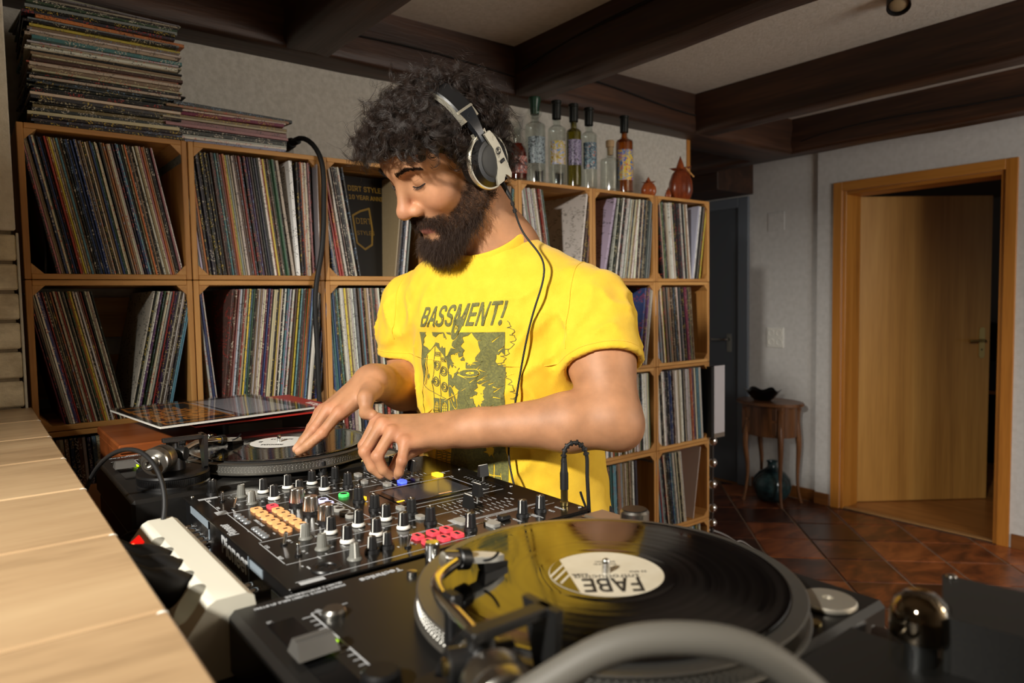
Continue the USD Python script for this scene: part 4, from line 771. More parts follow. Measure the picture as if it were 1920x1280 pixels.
def hand_sdf(P, W, K, fingers, thumb, palm_n):
    """K: the four knuckles; fingers: (pip, tip) each; a palm of hulled rays from the wrist to the knuckles"""
    d = None
    for k, kn in enumerate(K):
        w0 = W+(kn-K.mean(0))*.42
        c = sd_cone(P, w0, kn-palm_n*.004, .0175, .0115); d = c if d is None else smin(d, c, .016)
    d = smin(d, sd_cone(P, K[0]*.35+W*.65-palm_n*.008, K[3]*.35+W*.65-palm_n*.008, .015, .014), .02)
    for kn, (pip, tip), r in zip(K, fingers, (.0092, .0096, .0091, .0080)):
        pip, tip = np.array(pip), np.array(tip)
        dip = pip+(tip-pip)*.56+(pip-kn)/np.linalg.norm(pip-kn)*.0045
        f = sd_cone(P, kn, pip, r*1.12, r*.98); f = smin(f, sd_cone(P, pip, dip, r*.98, r*.88), .003); f = smin(f, sd_cone(P, dip, tip, r*.9, r*.74), .003)
        f = smin(f, np.linalg.norm(P-pip, axis=1)-r*1.02, .003); d = smin(d, f, .0045)
    t0, t1, t2, t3 = thumb
    t = smin(sd_cone(P, t0, t1, .019, .0135), smin(sd_cone(P, t1, t2, .0115, .0105), sd_cone(P, t2, t3, .0112, .0088), .004), .008)
    return smin(d, t, .009)
K_L = np.array([(.513, 1.018, 1.152), (.511, .996, 1.148), (.514, .972, 1.138), (.524, .949, 1.125)]); FL = [((.489, 1.020, 1.112), (.507, 1.004, 1.072)), ((.479, .996, 1.108), (.499, .984, 1.070)), ((.486, .969, 1.104), (.506, .964, 1.071)), ((.511, .938, 1.098), (.509, .949, 1.073))]
TH_L = [V3(.590, .985, 1.115), V3(.563, .999, 1.100), V3(.540, .996, 1.086), V3(.521, .985, 1.074)]
K_R = np.array([(.481, 1.092, 1.158), (.474, 1.119, 1.161), (.474, 1.145, 1.157), (.478, 1.168, 1.150)]); FR = [((.451, 1.092, 1.127), (.417, 1.110, 1.0985)), ((.449, 1.119, 1.130), (.421, 1.131, 1.0985)), ((.455, 1.146, 1.127), (.434, 1.153, 1.0985)), ((.464, 1.172, 1.124), (.449, 1.178, 1.0985))]
TH_R = [V3(.534, 1.078, 1.192), V3(.512, 1.056, 1.182), V3(.506, 1.044, 1.160), V3(.507, 1.021, 1.158)]
def arm_sdf(P, S, E, W, K, F_, T, pn):
    fa = E+(W-E)*.28
    d = sd_cone(P, S, S+(E-S)*.5, .058, .053); d = smin(d, sd_cone(P, S+(E-S)*.5, E, .053, .0445), .02)
    d = smin(d, smin(sd_cone(P, E, fa, .042, .0455), sd_cone(P, fa, W+(E-W)*.12, .0455, .0285), .02), .022)
    d = smin(d, sd_cone(P, W+(E-W)*.14, W, .0275, .026), .02)
    d = smin(d, sd_ell(P, E+V3(.012, -.012, -.020) if S is S_L else E, (.020, .020, .020)), .03)
    return smin(d, hand_sdf(P, W, K, F_, T, pn), .018)
pn_L, pn_R = V3(-.1, -.15, .98), V3(-.55, .05, .83)
arm_L = lambda P: arm_sdf(P, S_L, E_L, W_L, K_L, FL, TH_L, pn_L)
arm_R = lambda P: arm_sdf(P, S_R, E_R, W_R, K_R, FR, TH_R, pn_R)
def skin_mat():
    n = {"a": ("attribute", {"attribute": "tint"}), "g": ("geometry", {}), "n": ("noise_texture", {"scale": 130, "detail": 4, "roughness": .7}), "n2": ("noise_texture", {"scale": 26, "detail": 3}), "mr": ("map_range", {"from_min": .3, "from_max": .7, "to_min": .80, "to_max": 1.12}), "h": ("hsv", {}),
         "n3": ("noise_texture", {"scale": 1400, "detail": 2}), "b": ("bump", {"strength": .35, "distance": .0006}),
         "p": ("principled_bsdf", {"roughness": .52, "specular_ior_level": .4, "subsurface_weight": .08, "subsurface_scale": .006, "subsurface_radius": (1, .35, .2)})}
    return mat("skin", n, [("g.position", "n.vector"), ("g.position", "n2.vector"), ("n2.fac", "mr.value"), ("mr.result", "h.value"), ("a.color", "h.color"), ("h.color", "p.base_color"), ("g.position", "n3.vector"), ("n3.fac", "b.height"), ("b.normal", "p.normal")])
M["skin"] = skin_mat()
person = thing("person", "man in a yellow printed t-shirt leaning over the mixer, both hands on the decks", "person", (.80, 1.04, 0))
hv, hf = surface_nets(head_sdf, HC-V3(.16, .15, .17), HC+V3(.20, .15, .16), .0026)
alv, alf = surface_nets(arm_L, (.46, .70, 1.045), (.935, 1.05, 1.44), .0026)
arv, arf = surface_nets(arm_R, (.39, .99, 1.07), (.78, 1.31, 1.45), .0026)
legs = []
# trousers below the table line, standing on the floor
def trousers(P):
    d = sd_ell(P, (.855, 1.06, .86), (.125, .165, .11))
    for a, k_, f in ((V3(.87, .965, .9), V3(.85, .945, .5), V3(.90, .935, .09)), (V3(.82, 1.155, .9), V3(.80, 1.165, .5), V3(.84, 1.165, .09))):
        d = smin(d, smin(sd_cone(P, a, k_, .098, .072), sd_cone(P, k_, f, .072, .062), .03), .05)
    return d
def smooth01(x, a, b): t = np.clip((x-a)/(b-a), 0, 1); return t*t*(3-2*t)
def beard_mask(q):
    F, U, L = q[:, 0], q[:, 1], np.abs(q[:, 2]); n = (meshkit.noise(q*180, 3)-.5)*.012
    line = np.interp(F, [-.02, .0, .02, .045, .07, .09, .11], [.012, -.004, -.026, -.046, -.062, -.078, -.078])
    m = smooth01(line-U+n, -.004, .008)*smooth01(F, -.045, -.025)
    mus = smooth01(.0345-L+n, -.003, .004)*smooth01(-.0400-U+n*.3+np.maximum(0, L-.018)*-.5, -.002, .003)*smooth01(U+.0618+np.maximum(0, L-.016)*.4, -.002, .002)*smooth01(F, .07, .08)
    corner = smooth01(.012-np.abs(L-.0335)+n*.4, 0, .005)*smooth01(-.044-U, 0, .006)*smooth01(F, .06, .07)
    lips = smooth01(.0245-L, 0, .003)*smooth01(U+.0775, 0, .003)*smooth01(-.0615-U, 0, .002)*smooth01(F, .08, .084)
    bare = smooth01(.0105-np.abs(L-.017), 0, .004)*smooth01(U+.0885, 0, .004)*smooth01(-.0735-U, 0, .003)*smooth01(F, .07, .075)
    jaw = np.interp(F, [-.05, -.008, .07, .1], [-.045, -.058, -.108, -.128]); m = m*smooth01(U-jaw+.020+n, -.006, .006)
    m = np.maximum(np.maximum(m, mus), corner)*(1-lips)*(1-bare*.9); return m, lips, mus
def hair_mask(q):
    F, U, L = q[:, 0], q[:, 1], np.abs(q[:, 2]); n = (meshkit.noise(q*140, 5)-.5)*.012
    line = np.interp(F, [-.12, -.07, -.045, -.02, .0, .012, .03, .05, .065, .08, .1], [-.055, -.055, -.045, .0, .010, .022, .050, .066, .074, .079, .082])
    return smooth01(U-line+n, -.003, .006)
def tint_body(v, head):
    q = w2h(v); base = np.array(C(184, 133, 97)); t = np.tile(base, (len(v), 1))
    if head:
        red = np.exp(-((q[:, 0]-.105)**2+(q[:, 1]+.024)**2+q[:, 2]**2)/.018**2)*.6+np.exp(-((q[:, 0]-.06)**2+(q[:, 1]+.025)**2+(np.abs(q[:, 2])-.045)**2)/.026**2)*.35
        t = t*(1-red[:, None])+np.array(C(202, 132, 108))*red[:, None]
        m, lips, _ = beard_mask(q); t = t*(1-lips[:, None])+np.array(C(172, 108, 94))*lips[:, None]
        dk = np.maximum(m*.62, hair_mask(q)*.95); t = t*(1-dk[:, None])+np.array(C(40, 28, 22))*dk[:, None]
    return t
tips = [(FR[0][1], V3(-.5, -.2, .8)), (FR[1][1], V3(-.5, -.1, .8)), (FR[2][1], V3(-.5, 0, .8)), (FL[3][1], V3(-.4, -.8, .25)), (TH_R[3], V3(-.2, -.3, -.9))]
def nails(v, t):
    for tip, n in tips:
        n = n/np.linalg.norm(n); d = v-np.asarray(tip); w = np.exp(-(np.linalg.norm(d, axis=1)/.0095)**4)*.6*smooth01(d@n, .002, .006); t = t*(1-w[:, None])+np.array(C(226, 170, 146))*w[:, None]
    for kn in list(K_L)+list(K_R)+[f[0] for f in FL+FR]:
        w = np.exp(-(np.linalg.norm(v-np.asarray(kn), axis=1)/.014)**2)*.32; t = t*(1-w[:, None])+np.array(C(206, 124, 98))*w[:, None]
    return t
th, ta, tr = tint_body(hv, True), nails(alv, tint_body(alv, False)), nails(arv, tint_body(arv, False))
bv, bf = cat([(hv, hf), (alv, alf), (arv, arf)])
body = put(person, "body", (bv, bf), M["skin"], True, attrs={"tint": np.vstack([th, ta, tr])})
tv, tf = surface_nets(trousers, (.66, .82, .04), (1.02, 1.30, 1.08), .011)
put(person, "trousers", (tv, tf), noisy("trousers", C(34, 36, 42), C(44, 46, 54), 60, .9), True, "dark trousers")
for a in (V3(.90, .935, 0), V3(.84, 1.165, 0)):
    put(person, "shoe", cat([hull([tuple(a+V3(x, y, z)) for x, y, z in ((.06, -.035, 0), (.06, .035, 0), (-.14, -.045, 0), (-.14, .045, 0), (-.19, -.02, 0), (-.19, .02, 0), (.06, -.03, .07), (.06, .03, .07), (-.05, -.035, .075), (-.05, .035, .075), (-.17, -.03, .035), (-.17, .03, .035))])]), M["black"], 40)
# ---- t-shirt
TN = V3(-.93, -.36, 0)/np.hypot(.93, .36); TS_ = V3(.36, -.93, 0)/np.hypot(.93, .36)
def shirt_core(P):
    c0, c1 = V3(.832, 1.062, .86), V3(.788, 1.047, 1.33)
    def body_(P):
        z = P[:, 2]; t = np.clip((z-.86)/.47, 0, 1); c = c0+(c1-c0)*t[:, None]; r = P-c
        s, n = r@TS_, r@TN
        a = np.interp(z, [.82, .95, 1.08, 1.2, 1.3, 1.365, 1.43], [.196, .188, .178, .182, .188, .172, .12]); b = np.interp(z, [.82, .95, 1.08, 1.2, 1.3, 1.365, 1.43], [.150, .152, .150, .142, .130, .115, .09])
        k = np.sqrt((s/a)**2+(n/b)**2); return (k-1)*np.minimum(a, b)*.93
    d = smax(body_(P), P[:, 2]-1.415, .05); d = smax(d, .80-P[:, 2], .004)
    d = smin(d, sd_cone(P, NECK+V3(.0, 0, -.005), S_L+V3(0, 0, -.004), .056, .054), .05); d = smin(d, sd_cone(P, NECK+V3(0, 0, -.005), S_R+V3(0, 0, -.004), .058, .056), .05)
    return d
def sleeve_sdf(P, S, E, t1, r0, r1):
    a, b = S+(E-S)*-.02, S+(E-S)*t1; return smax(sd_cone(P, a, S+(E-S)*1.2, r0, r1+(r1-r0)*(1.2-t1)/t1), (P-b)@((E-S)/np.linalg.norm(E-S)), .004)
def shirt_sdf(P):
    dl, dr = sleeve_sdf(P, S_L, E_L, .55, .063, .070), sleeve_sdf(P, S_R, E_R, .58, .063, .072)
    d = smin(smin(shirt_core(P), dl, .022), dr, .022)
    s, n, z = (P-V3(.80, 1.05, 0))@TS_, (P-V3(.80, 1.05, 0))@TN, P[:, 2]
    q = np.stack([s*16+z*3, n*9, z*5], 1); f = meshkit.fbm(q, 3, 11)-.5
    q2 = np.stack([s*26-z*14, n*16, z*16+s*9], 1); f2 = meshkit.fbm(q2, 2, 21)-.5
    g = meshkit.noise(np.stack([s*30-z*22, n*12, z*7+s*14], 1), 31); ridge = 1-np.abs(2*g-1)
    near_arm = np.exp(-(np.minimum(np.linalg.norm(P-(S_L+V3(-.03, .0, -.10)), axis=1), np.linalg.norm(P-(S_R+V3(-.05, -.03, -.10)), axis=1))/.12)**2)
    slv = smooth01(s, .13, .19)
    g2 = meshkit.noise(np.stack([s*16+z*9, n*10, z*13-s*11], 1), 57); ridge2 = 1-np.abs(2*g2-1)
    tl = (P-S_L)@((E_L-S_L)/np.dot(E_L-S_L, E_L-S_L)); tr_ = (P-S_R)@((E_R-S_R)/np.dot(E_R-S_R, E_R-S_R)); onl = smooth01(s, .12, .17); onr = smooth01(-s, .12, .17)
    fade = 1-.85*np.maximum(onl*smooth01(tl, .34, .50), onr*smooth01(tr_, .34, .50))
    d = d+(f*.017+f2*.007-ridge**3*(.011*near_arm+.004*slv)-ridge2**5*.0060*smooth01(z, .86, .95)*(1-smooth01(z, 1.33, 1.40)))*fade+np.maximum(0, 1.08-z)*f2*.05
    # hollow sleeves and the neck opening
    for S, E, r in ((S_L, E_L, .0635), (S_R, E_R, .0640)):
        d = smax(d, -sd_cone(P, S+(E-S)*.42, S+(E-S)*1.1, r-.006, r+.006), .003)
    return smax(d, -sd_cone(P, COL-CAX*.0, COL+CAX*.16, .064, .10), .004)
M["shirt"] = noisy("yellow_cotton", C(240, 194, 38), C(246, 202, 46), 40, .82, bump=.0006, bscale=900, sheen_weight=.15)
shv, shf = surface_nets(shirt_sdf, (.58, .74, .80), (.99, 1.36, 1.50), .0048)
shirt = put(person, "t_shirt", (shv, shf), M["shirt"], True, label="bright yellow cotton t-shirt with a grey-green print")
def onto(P, n, sdf, far=.35, lift=.0010, iters=60):
    """moves points along -n from outside until they meet the cloth"""
    x = P+n*far; t = np.zeros(len(P))
    for _ in range(iters): t += np.clip(sdf(x-n*t[:, None]), -.01, .05)*.55
    return x-n*t[:, None]+n*lift
# collar ring: a flat rib lying on the neck opening
ca = np.linspace(0, 2*np.pi, 90, endpoint=False); cx, cy, _ = frame_of(CAX); rad = np.cos(ca)[:, None]*cx+np.sin(ca)[:, None]*cy
sec = [(.0655+.006*math.cos(b)*.5+.5*.0045*math.sin(-b), -.001+.0105*math.sin(b)) for b in np.linspace(0, 2*np.pi, 12, endpoint=False)]
rv = np.stack([COL+CAX*z_+rad*(r_+.0010) for r_, z_ in sec], 1).reshape(-1, 3); nb = len(sec); rf = []
for i in range(90):
    for j in range(nb): a_, b_, c_, d_ = i*nb+j, i*nb+(j+1) % nb, ((i+1) % 90)*nb+(j+1) % nb, ((i+1) % 90)*nb+j; rf += [(a_, b_, c_), (a_, c_, d_)]
tm = trimesh.Trimesh(rv, np.array(rf), process=False); tm.fix_normals()
put(person, "collar", (tm.vertices, tm.faces), M["shirt"], True, "ribbed yellow neckband")
# sleeve seams and hems: thin stitched ridges
def ring_on(S, E, t, r):
    c = S+(E-S)*t; x, y, _ = frame_of(E-S); return onto_ring(c, x, y)
def onto_ring(c, x, y, n=70):
    a = np.linspace(0, 2*np.pi, n); d_ = np.cos(a)[:, None]*x+np.sin(a)[:, None]*y; t = np.full(n, .13)
    for _ in range(50): t -= np.clip(shirt_sdf(c+d_*t[:, None]), -.01, .03)*.5
    return c+d_*t[:, None]
for S, E in ((S_L, E_L), (S_R, E_R)):
    put(person, "hem_stitching", tube(ring_on(S, E, .50, 0), .0009, 5, False), M["shirt"], True)
    # armhole seam
    sd = (S-NECK); sd[2] = 0; sd /= np.linalg.norm(sd); c = S-sd*.012+V3(0, 0, -.03); x, y = V3(0, 0, 1), np.cross(sd, V3(0, 0, 1)); a = np.linspace(-1.9, 1.9, 60); d_ = np.cos(a)[:, None]*x+np.sin(a)[:, None]*y; t = np.full(60, .16)
    for _ in range(50): t -= np.clip(shirt_sdf(c+d_*t[:, None]), -.01, .03)*.5
    put(person, "shoulder_seam", tube(c+d_*t[:, None], .0014, 6, False), M["shirt"], True)
# ---- the print, laid on the cloth
M["shirt_print"] = noisy("shirt_print", C(104, 104, 62), C(124, 122, 66), 260, .9, lo=.45, hi=.62)
PO = V3(.80, 1.05, 0)
def lay_print(mesh2d, lift):
    m = trimesh.Trimesh(*arr(mesh2d), process=True); keep = np.abs(m.face_normals[:, 2]) > .9; keep &= m.triangles_center[:, 2] > m.bounds[0][2]+1e-7 if m.extents[2] > 1e-6 else keep
    v, f = m.vertices, m.faces[keep]; v, f = trimesh.remesh.subdivide_to_size(v, f, .008, max_iter=8)
    P = PO+v[:, :1]*TS_+np.array([0, 0, 1.])*v[:, 1:2]
    return onto(P, TN, shirt_sdf, lift=lift), f
def jag(cx_, cy_, r, n, amp, seed):
    g = random.Random(seed); return Polygon([(cx_+r*(1+amp*(g.random()-.3)*(1 if k % 2 else -.6))*math.cos(2*math.pi*k/n), cy_+r*1.15*(1+amp*(g.random()-.3)*(1 if k % 2 else -.6))*math.sin(2*math.pi*k/n)) for k in range(n)]).buffer(0)
def art():
    x0, x1, z0, z1 = -.105, .077, 1.005, 1.286
    dark = Polygon([(x0, z1-.002), (x1, z1), (x1-.004, z0), (x0+.006, z0)])
    light = [jag(-.080, 1.268, .013, 15, 1.1, 1), jag(-.052, 1.270, .010, 17, 1.2, 21), jag(-.03, 1.266, .016, 19, 1.2, 2), jag(.016, 1.262, .014, 14, .6, 3).buffer(.002), jag(.010, 1.244, .011, 14, .6, 4), jag(-.014, 1.238, .010, 17, 1.2, 5), jag(.070, 1.240, .009, 13, .6, 6), jag(-.002, 1.226, .009, 15, 1.1, 22),
             jag(-.022, 1.182, .009, 15, 1.2, 7), jag(.030, 1.172, .010, 19, 1.2, 8), jag(.044, 1.152, .009, 15, 1., 9), jag(.034, 1.190, .008, 13, 1., 10), jag(-.010, 1.140, .006, 13, 1.3, 11), jag(-.004, 1.120, .007, 13, 1.3, 12), jag(-.002, 1.096, .008, 13, 1.2, 23), jag(.046, 1.104, .008, 15, 1.2, 13), jag(-.024, 1.217, .008, 15, 1.3, 14), jag(.05, 1.084, .008, 13, 1.2, 24), jag(.058, 1.140, .007, 13, 1.2, 25)]
    g = random.Random(3)
    for _ in range(30):
        a = g.uniform(.4, .8) if g.random() < .7 else g.uniform(-.3, .2); cx_, cz = g.uniform(-.02, .07), g.uniform(1.09, 1.27); l = g.uniform(.010, .026)
        light.append(Polygon([(cx_, cz), (cx_+l*math.cos(a), cz+l*math.sin(a)), (cx_+.0024*math.cos(a+1.5), cz+.0024*math.sin(a+1.5))]))
    # flying records stay dark inside a light rim
    discs = [(-.012, 1.292, .010, .022, -.5), (.012, 1.228-.012, .022, .006, .05), (-.026, 1.172, .006, .020, .25), (.052, 1.128, .016, .020, 0)]
    rims, cores = [], []
    for cx_, cz, a, b, r in discs:
        e = affinity.rotate(affinity.scale(Point(0, 0).buffer(1, quad_segs=10), a, b), r, use_radians=True); e = affinity.translate(e, cx_, cz)
        rims.append(e.buffer(.0016)); cores.append(e.difference(affinity.scale(e, .42, .42)).union(affinity.scale(e, .12, .12)))
    tower = Polygon([(-.100, 1.02), (-.102, 1.19), (-.088, 1.245), (-.068, 1.262), (-.034, 1.238), (-.034, 1.09), (-.030, 1.02)])
    d = dark.difference(unary_union(light+rims)).difference(tower).union(unary_union(cores))
    lw = .0011; P_ = []
    def line(*p): P_.append(LineString(p).buffer(lw/2, cap_style=2))
    line((-.102, 1.19), (-.088, 1.245), (-.068, 1.262), (-.034, 1.238)); line((-.068, 1.262), (-.070, 1.178), (-.072, 1.02)); line((-.034, 1.238), (-.034, 1.09)); line((-.1, 1.19), (-.070, 1.178), (-.034, 1.166)); line((-.1, 1.135), (-.071, 1.126), (-.034, 1.118)); line((-.1, 1.08), (-.073, 1.078), (-.03, 1.072))
    line((-.052, 1.25), (-.052, 1.172)); line((-.054, 1.17), (-.054, 1.12)); line((-.092, 1.24), (-.094, 1.19)); line((-.086, 1.243), (-.09, 1.19))
    for cx_ in (-.061, -.043):
        k = -.5*(cx_+.061)
        for cz in (1.226, 1.198):
            for r in (.0078, .0048): P_.append(affinity.scale(Point(cx_, cz+k).buffer(r), .85, 1.05).exterior.buffer(.0009))
            P_.append(Point(cx_-.001, cz+k).buffer(.0018))
        q = sbox(cx_-.006, 1.243+k, cx_+.006, 1.249+k); P_.append(q.exterior.buffer(.0007)); P_.append(q.buffer(-.0018))
    for cx_ in (-.064, -.045):
        bx_ = sbox(cx_-.0075, 1.126, cx_+.0075, 1.168).difference(affinity.scale(Point(cx_, 1.147).buffer(.0075), .8, 2.0)); P_.append(bx_)
        el = affinity.scale(Point(cx_, 1.147).buffer(.0068), .8, 2.0)
        for k in range(4): P_.append(LineString([(cx_-.005+.0033*k, 1.13), (cx_-.005+.0033*k, 1.165)]).buffer(.0004).intersection(el))
        for k in range(7): P_.append(LineString([(cx_-.008, 1.133+.0045*k), (cx_+.008, 1.133+.0045*k)]).buffer(.0004).intersection(el))
    for cx_ in (-.064, -.050, -.037):
        P_.append(sbox(cx_-.0055, 1.03, cx_+.0055, 1.072).exterior.buffer(.0006))
        for k in range(8): P_.append(LineString([(cx_-.0045, 1.034+.0048*k), (cx_+.0045, 1.0355+.0048*k)]).buffer(.0006))
    P_.append(affinity.rotate(sbox(-.0035, -.0035, .0035, .0035), 45).buffer(0).__class__([(-.088, 1.205), (-.0845, 1.211), (-.081, 1.205), (-.0845, 1.199)]))
    d = d.union(unary_union(P_).intersection(sbox(-.12, 1.0, .1, 1.3)))
    # lower scene: pale lines of a fence and trees on the dark field
    y = [LineString([(-.02+.02*k, 1.045), (-.018+.02*k, 1.008)]).buffer(.0007) for k in range(5)]+[LineString([(-.03, 1.046), (.06, 1.040)]).buffer(.0010), LineString([(-.03, 1.026), (.055, 1.020)]).buffer(.0009), LineString([(.05, 1.06), (.046, 1.006)]).buffer(.0012), LineString([(.03, 1.05), (.028, 1.006)]).buffer(.001)]
    d = d.difference(unary_union(y))
    # cloud outline to the right of the field
    out = []; g = random.Random(8); x, z = .079, 1.30
    pts = []
    for k in range(110):
        pts.append((.080+.010*math.sin(k*.11)+.0045*math.sin(k*.9)+.002*math.sin(k*2.3+1), 1.302-.0017*k+.0022*math.cos(k*.9)))
    d = d.union(LineString(pts).buffer(.0005))
    return d.buffer(0)
A_ = art(); A_ = MultiPolygon([q for q in getattr(A_, "geoms", [A_]) if q.geom_type == "Polygon" and q.area > 2e-7])
prm = put(shirt, "print", lay_print(prism(A_.simplify(.0002), .0002), .0011), M["shirt_print"], False, "grey-green screen print of an exploding speaker tower")
tv_, tf_ = text("BASSMENT!", 1.0, .02, True); w_ = np.ptp(tv_[:, 0]); tv_ = tv_-tv_.min(0); u_ = tv_[:, 0]/w_
tx_ = np.stack([-.100+u_*.172+tv_[:, 1]*.010, 1.293+.004*u_+tv_[:, 1]*(.033+.006*u_)*1.0, tv_[:, 2]*.01], 1)
put(shirt, "print_lettering", lay_print((tx_, tf_), .0012), M["shirt_print"], False, "grey-green slanted block lettering")
# ---- hair, beard, brows, lashes
M["hair"] = plain("dark_hair", C(37, 26, 20), .38, specular_ior_level=.42)
M["beard"] = plain("beard_hair", C(58, 42, 33), .5, specular_ior_level=.35)
M["hair_mass"] = noisy("hair_mass", C(14, 10, 9), C(28, 20, 17), 120, .7, bump=.006, bscale=110)
hn = np.array(trimesh.Trimesh(hv, hf, process=False).vertex_normals); hq = w2h(hv); rs = np.random.RandomState(5)
def pick(mask, n):
    p = mask/mask.sum(); i = rs.choice(len(hv), n, p=p); return hv[i]+rs.normal(0, .0012, (n, 3)), hn[i]
def curls(mask, clumps, per, length, rad, steps, droop, spread, fwd=0.):
    base, nrm = pick(mask, clumps); out = []
    for p, n in zip(base, nrm):
        q = w2h(p); L_ = length*rs.uniform(.65, 1.2); 
        band = abs(q[0]+.02) < .024 and q[1] > .0 and abs(q[2]) > .045
        if band: L_ *= .45
        d = n+V3(0, 0, droop)*rs.uniform(.3, 1)+HF*fwd*max(0, q[0]*12)+rs.normal(0, .28, 3); d /= np.linalg.norm(d)
        x, y, _ = frame_of(d); ph, turns, r = rs.uniform(0, 6.28), rs.uniform(1.5, 2.7)*rs.choice([-1, 1]), rad*rs.uniform(.7, 1.3); t = np.linspace(0, 1, steps)
        bend = rs.normal(0, .35, 3)*L_; bend[2] += droop*.5*L_
        for _ in range(per):
            o = rs.normal(0, 1, 3)*.0016; ph2, r2, l2 = ph+rs.normal(0, .16), r*(1+rs.normal(0, .10)), L_*(1+rs.normal(0, .05)); fr_ = rs.normal(0, 1, 3)*.010*(rs.rand() < .10)
            rr = r2*np.minimum(1, t*2.2); a = ph2+turns*2*np.pi*t
            c = p+o+d*(l2*(1-.3*t)*t)[:, None]+bend*(t**2)[:, None]*.5+(x*(np.cos(a)*rr)[:, None]+y*(np.sin(a)*rr)[:, None])+fr_*(t**2)[:, None]
            out.append(c)
    return out
hm = hair_mask(hq)*(hq[:, 1] > -.06); hm[np.abs(hq[:, 2]) > .082] = 0
st = curls(hm, 1000, 16, .055, .0082, 17, -.18, 1., .2)
front = hm*smooth01(hq[:, 0], .03, .065); st += curls(front, 130, 14, .058, .0085, 17, -.30, 1., .7)
st += curls(hm, 150, 2, .078, .010, 17, .05, 1.)
hair = curves(person, "hair", st, .00055, M["hair"], "dense dark curly hair")
def mass_sdf(P):
    q = w2h(P); d = sd_ell(q, (-.018, .050, 0), (.106, .090, .088)); d = smin(d, sd_ell(q, (.035, .080, 0), (.05, .030, .055)), .03); d = smax(d, -(q[:, 1]-.040+np.minimum(0, q[:, 0])*.9), .02); d = smax(d, q[:, 0]-.07, .01)
    return d*HS-(meshkit.noise(P*75, 2)-.5)*.028
mv, mf = surface_nets(mass_sdf, HC-V3(.2, .2, .1), HC+V3(.2, .2, .22), .005)
put(hair, "hair_mass", (mv, mf), M["hair_mass"], True)
bm, lp, mus = beard_mask(hq)
def short(mask, n, length, w, steps, curl, down, name=None):
    p, nr = pick(mask, n); q = w2h(p); out = []
    for i in range(n):
        low = smooth01(-q[i, 1], .05, .105); L_ = length*(.5+1.0*low)*rs.uniform(.6, 1.3)
        d = nr[i]*.8+V3(0, 0, -1)*down*(.4+low)+HF*.25*low+rs.normal(0, .3, 3); d /= np.linalg.norm(d); x, y, _ = frame_of(d); t = np.linspace(0, 1, steps); a = rs.uniform(0, 6.28)+rs.uniform(.5, 1.4)*6.28*t*rs.choice([-1, 1]); r = curl*np.minimum(1, t*2)*rs.uniform(.5, 1.3)
        out.append(p[i]+d*(L_*t)[:, None]+x*(np.cos(a)*r)[:, None]+y*(np.sin(a)*r)[:, None]+V3(0, 0, -.004)*low*(t**2)[:, None])
    return out
full = bm*(1-mus*.999); 
bs = short(full*smooth01(bm, .35, .7), 7000, .0105, .0005, 8, .0024, .45)+short(full*smooth01(-hq[:, 1], .075, .1), 2600, .0140, .0005, 9, .0034, .7)
bs += short(mus*bm, 1300, .0115, .0005, 6, .0010, 1.0)
curves(person, "beard", bs, .00045, M["beard"], "full dark curly beard and moustache")
def onto_head(p):
    x = h2w(p)
    for _ in range(30): x = x-HF*np.clip(head_sdf(x), -.01, .02)[:, None]*.8
    return x
def brows():
    n = 420; S_ = np.r_[np.ones(n), -np.ones(n)]; t = rs.rand(2*n)
    P = np.stack([np.full(2*n, .125), np.interp(t, [0, .3, .6, 1], [.0395, .0445, .0480, .0415])+rs.normal(0, 1, 2*n)*.0021*(1.15-t*.75), np.interp(t, [0, .5, 1], [.0140, .033, .0545])*S_], 1); X = onto_head(P); out = []
    for i in range(2*n):
        dr = HL*S_[i]*(.6+.5*t[i])+HU*(.55-1.0*t[i])+HF*.10+rs.normal(0, .12, 3); dr /= np.linalg.norm(dr); l = rs.uniform(.006, .0095); out.append(np.array([X[i]+HF*.0002+dr*l*s_ for s_ in (0, .35, .7, 1.)]))
    return out
curves(person, "eyebrows", brows(), .00055, M["hair"], "dark eyebrows")
# the eyes: a dark line of lashes under the lowered lid, a sliver of white
def lid_line(side, du=0., n=26):
    t = np.linspace(0, 1, n); P = np.stack([np.full(n, .125), np.interp(t, [0, .25, .6, 1], [.0125, .0100, .0108, .0140])+du, (.0215+.0275*t)*side], 1); return onto_head(P)
ls = []
for side in (1, -1):
    b = lid_line(side)
    put(person, "eyelid_line", tube(b+HF*.0001, np.r_[.0005, np.full(24, .00105), .0006], 6), plain("lash_line", C(20, 13, 11), .5), True, "dark lower edge of the lowered eyelid")
    put(person, "lid_crease", tube(lid_line(side, .0118)-HF*.0004, .0004, 5), plain("lid_fold", C(140, 92, 68), .6), True)
    for i in np.r_[np.arange(2, 25), np.arange(4, 25)]:
        dr = HF*.75-HU*.75+HL*side*.25*(i/25-.3)+rs.normal(0, .1, 3); dr /= np.linalg.norm(dr); ls.append(np.array([b[i]+dr*.0075*s_+HU*.0022*s_**2 for s_ in (0, .4, .7, 1)]))
curves(person, "eyelashes", ls, .0004, M["hair"], "dark eyelashes")
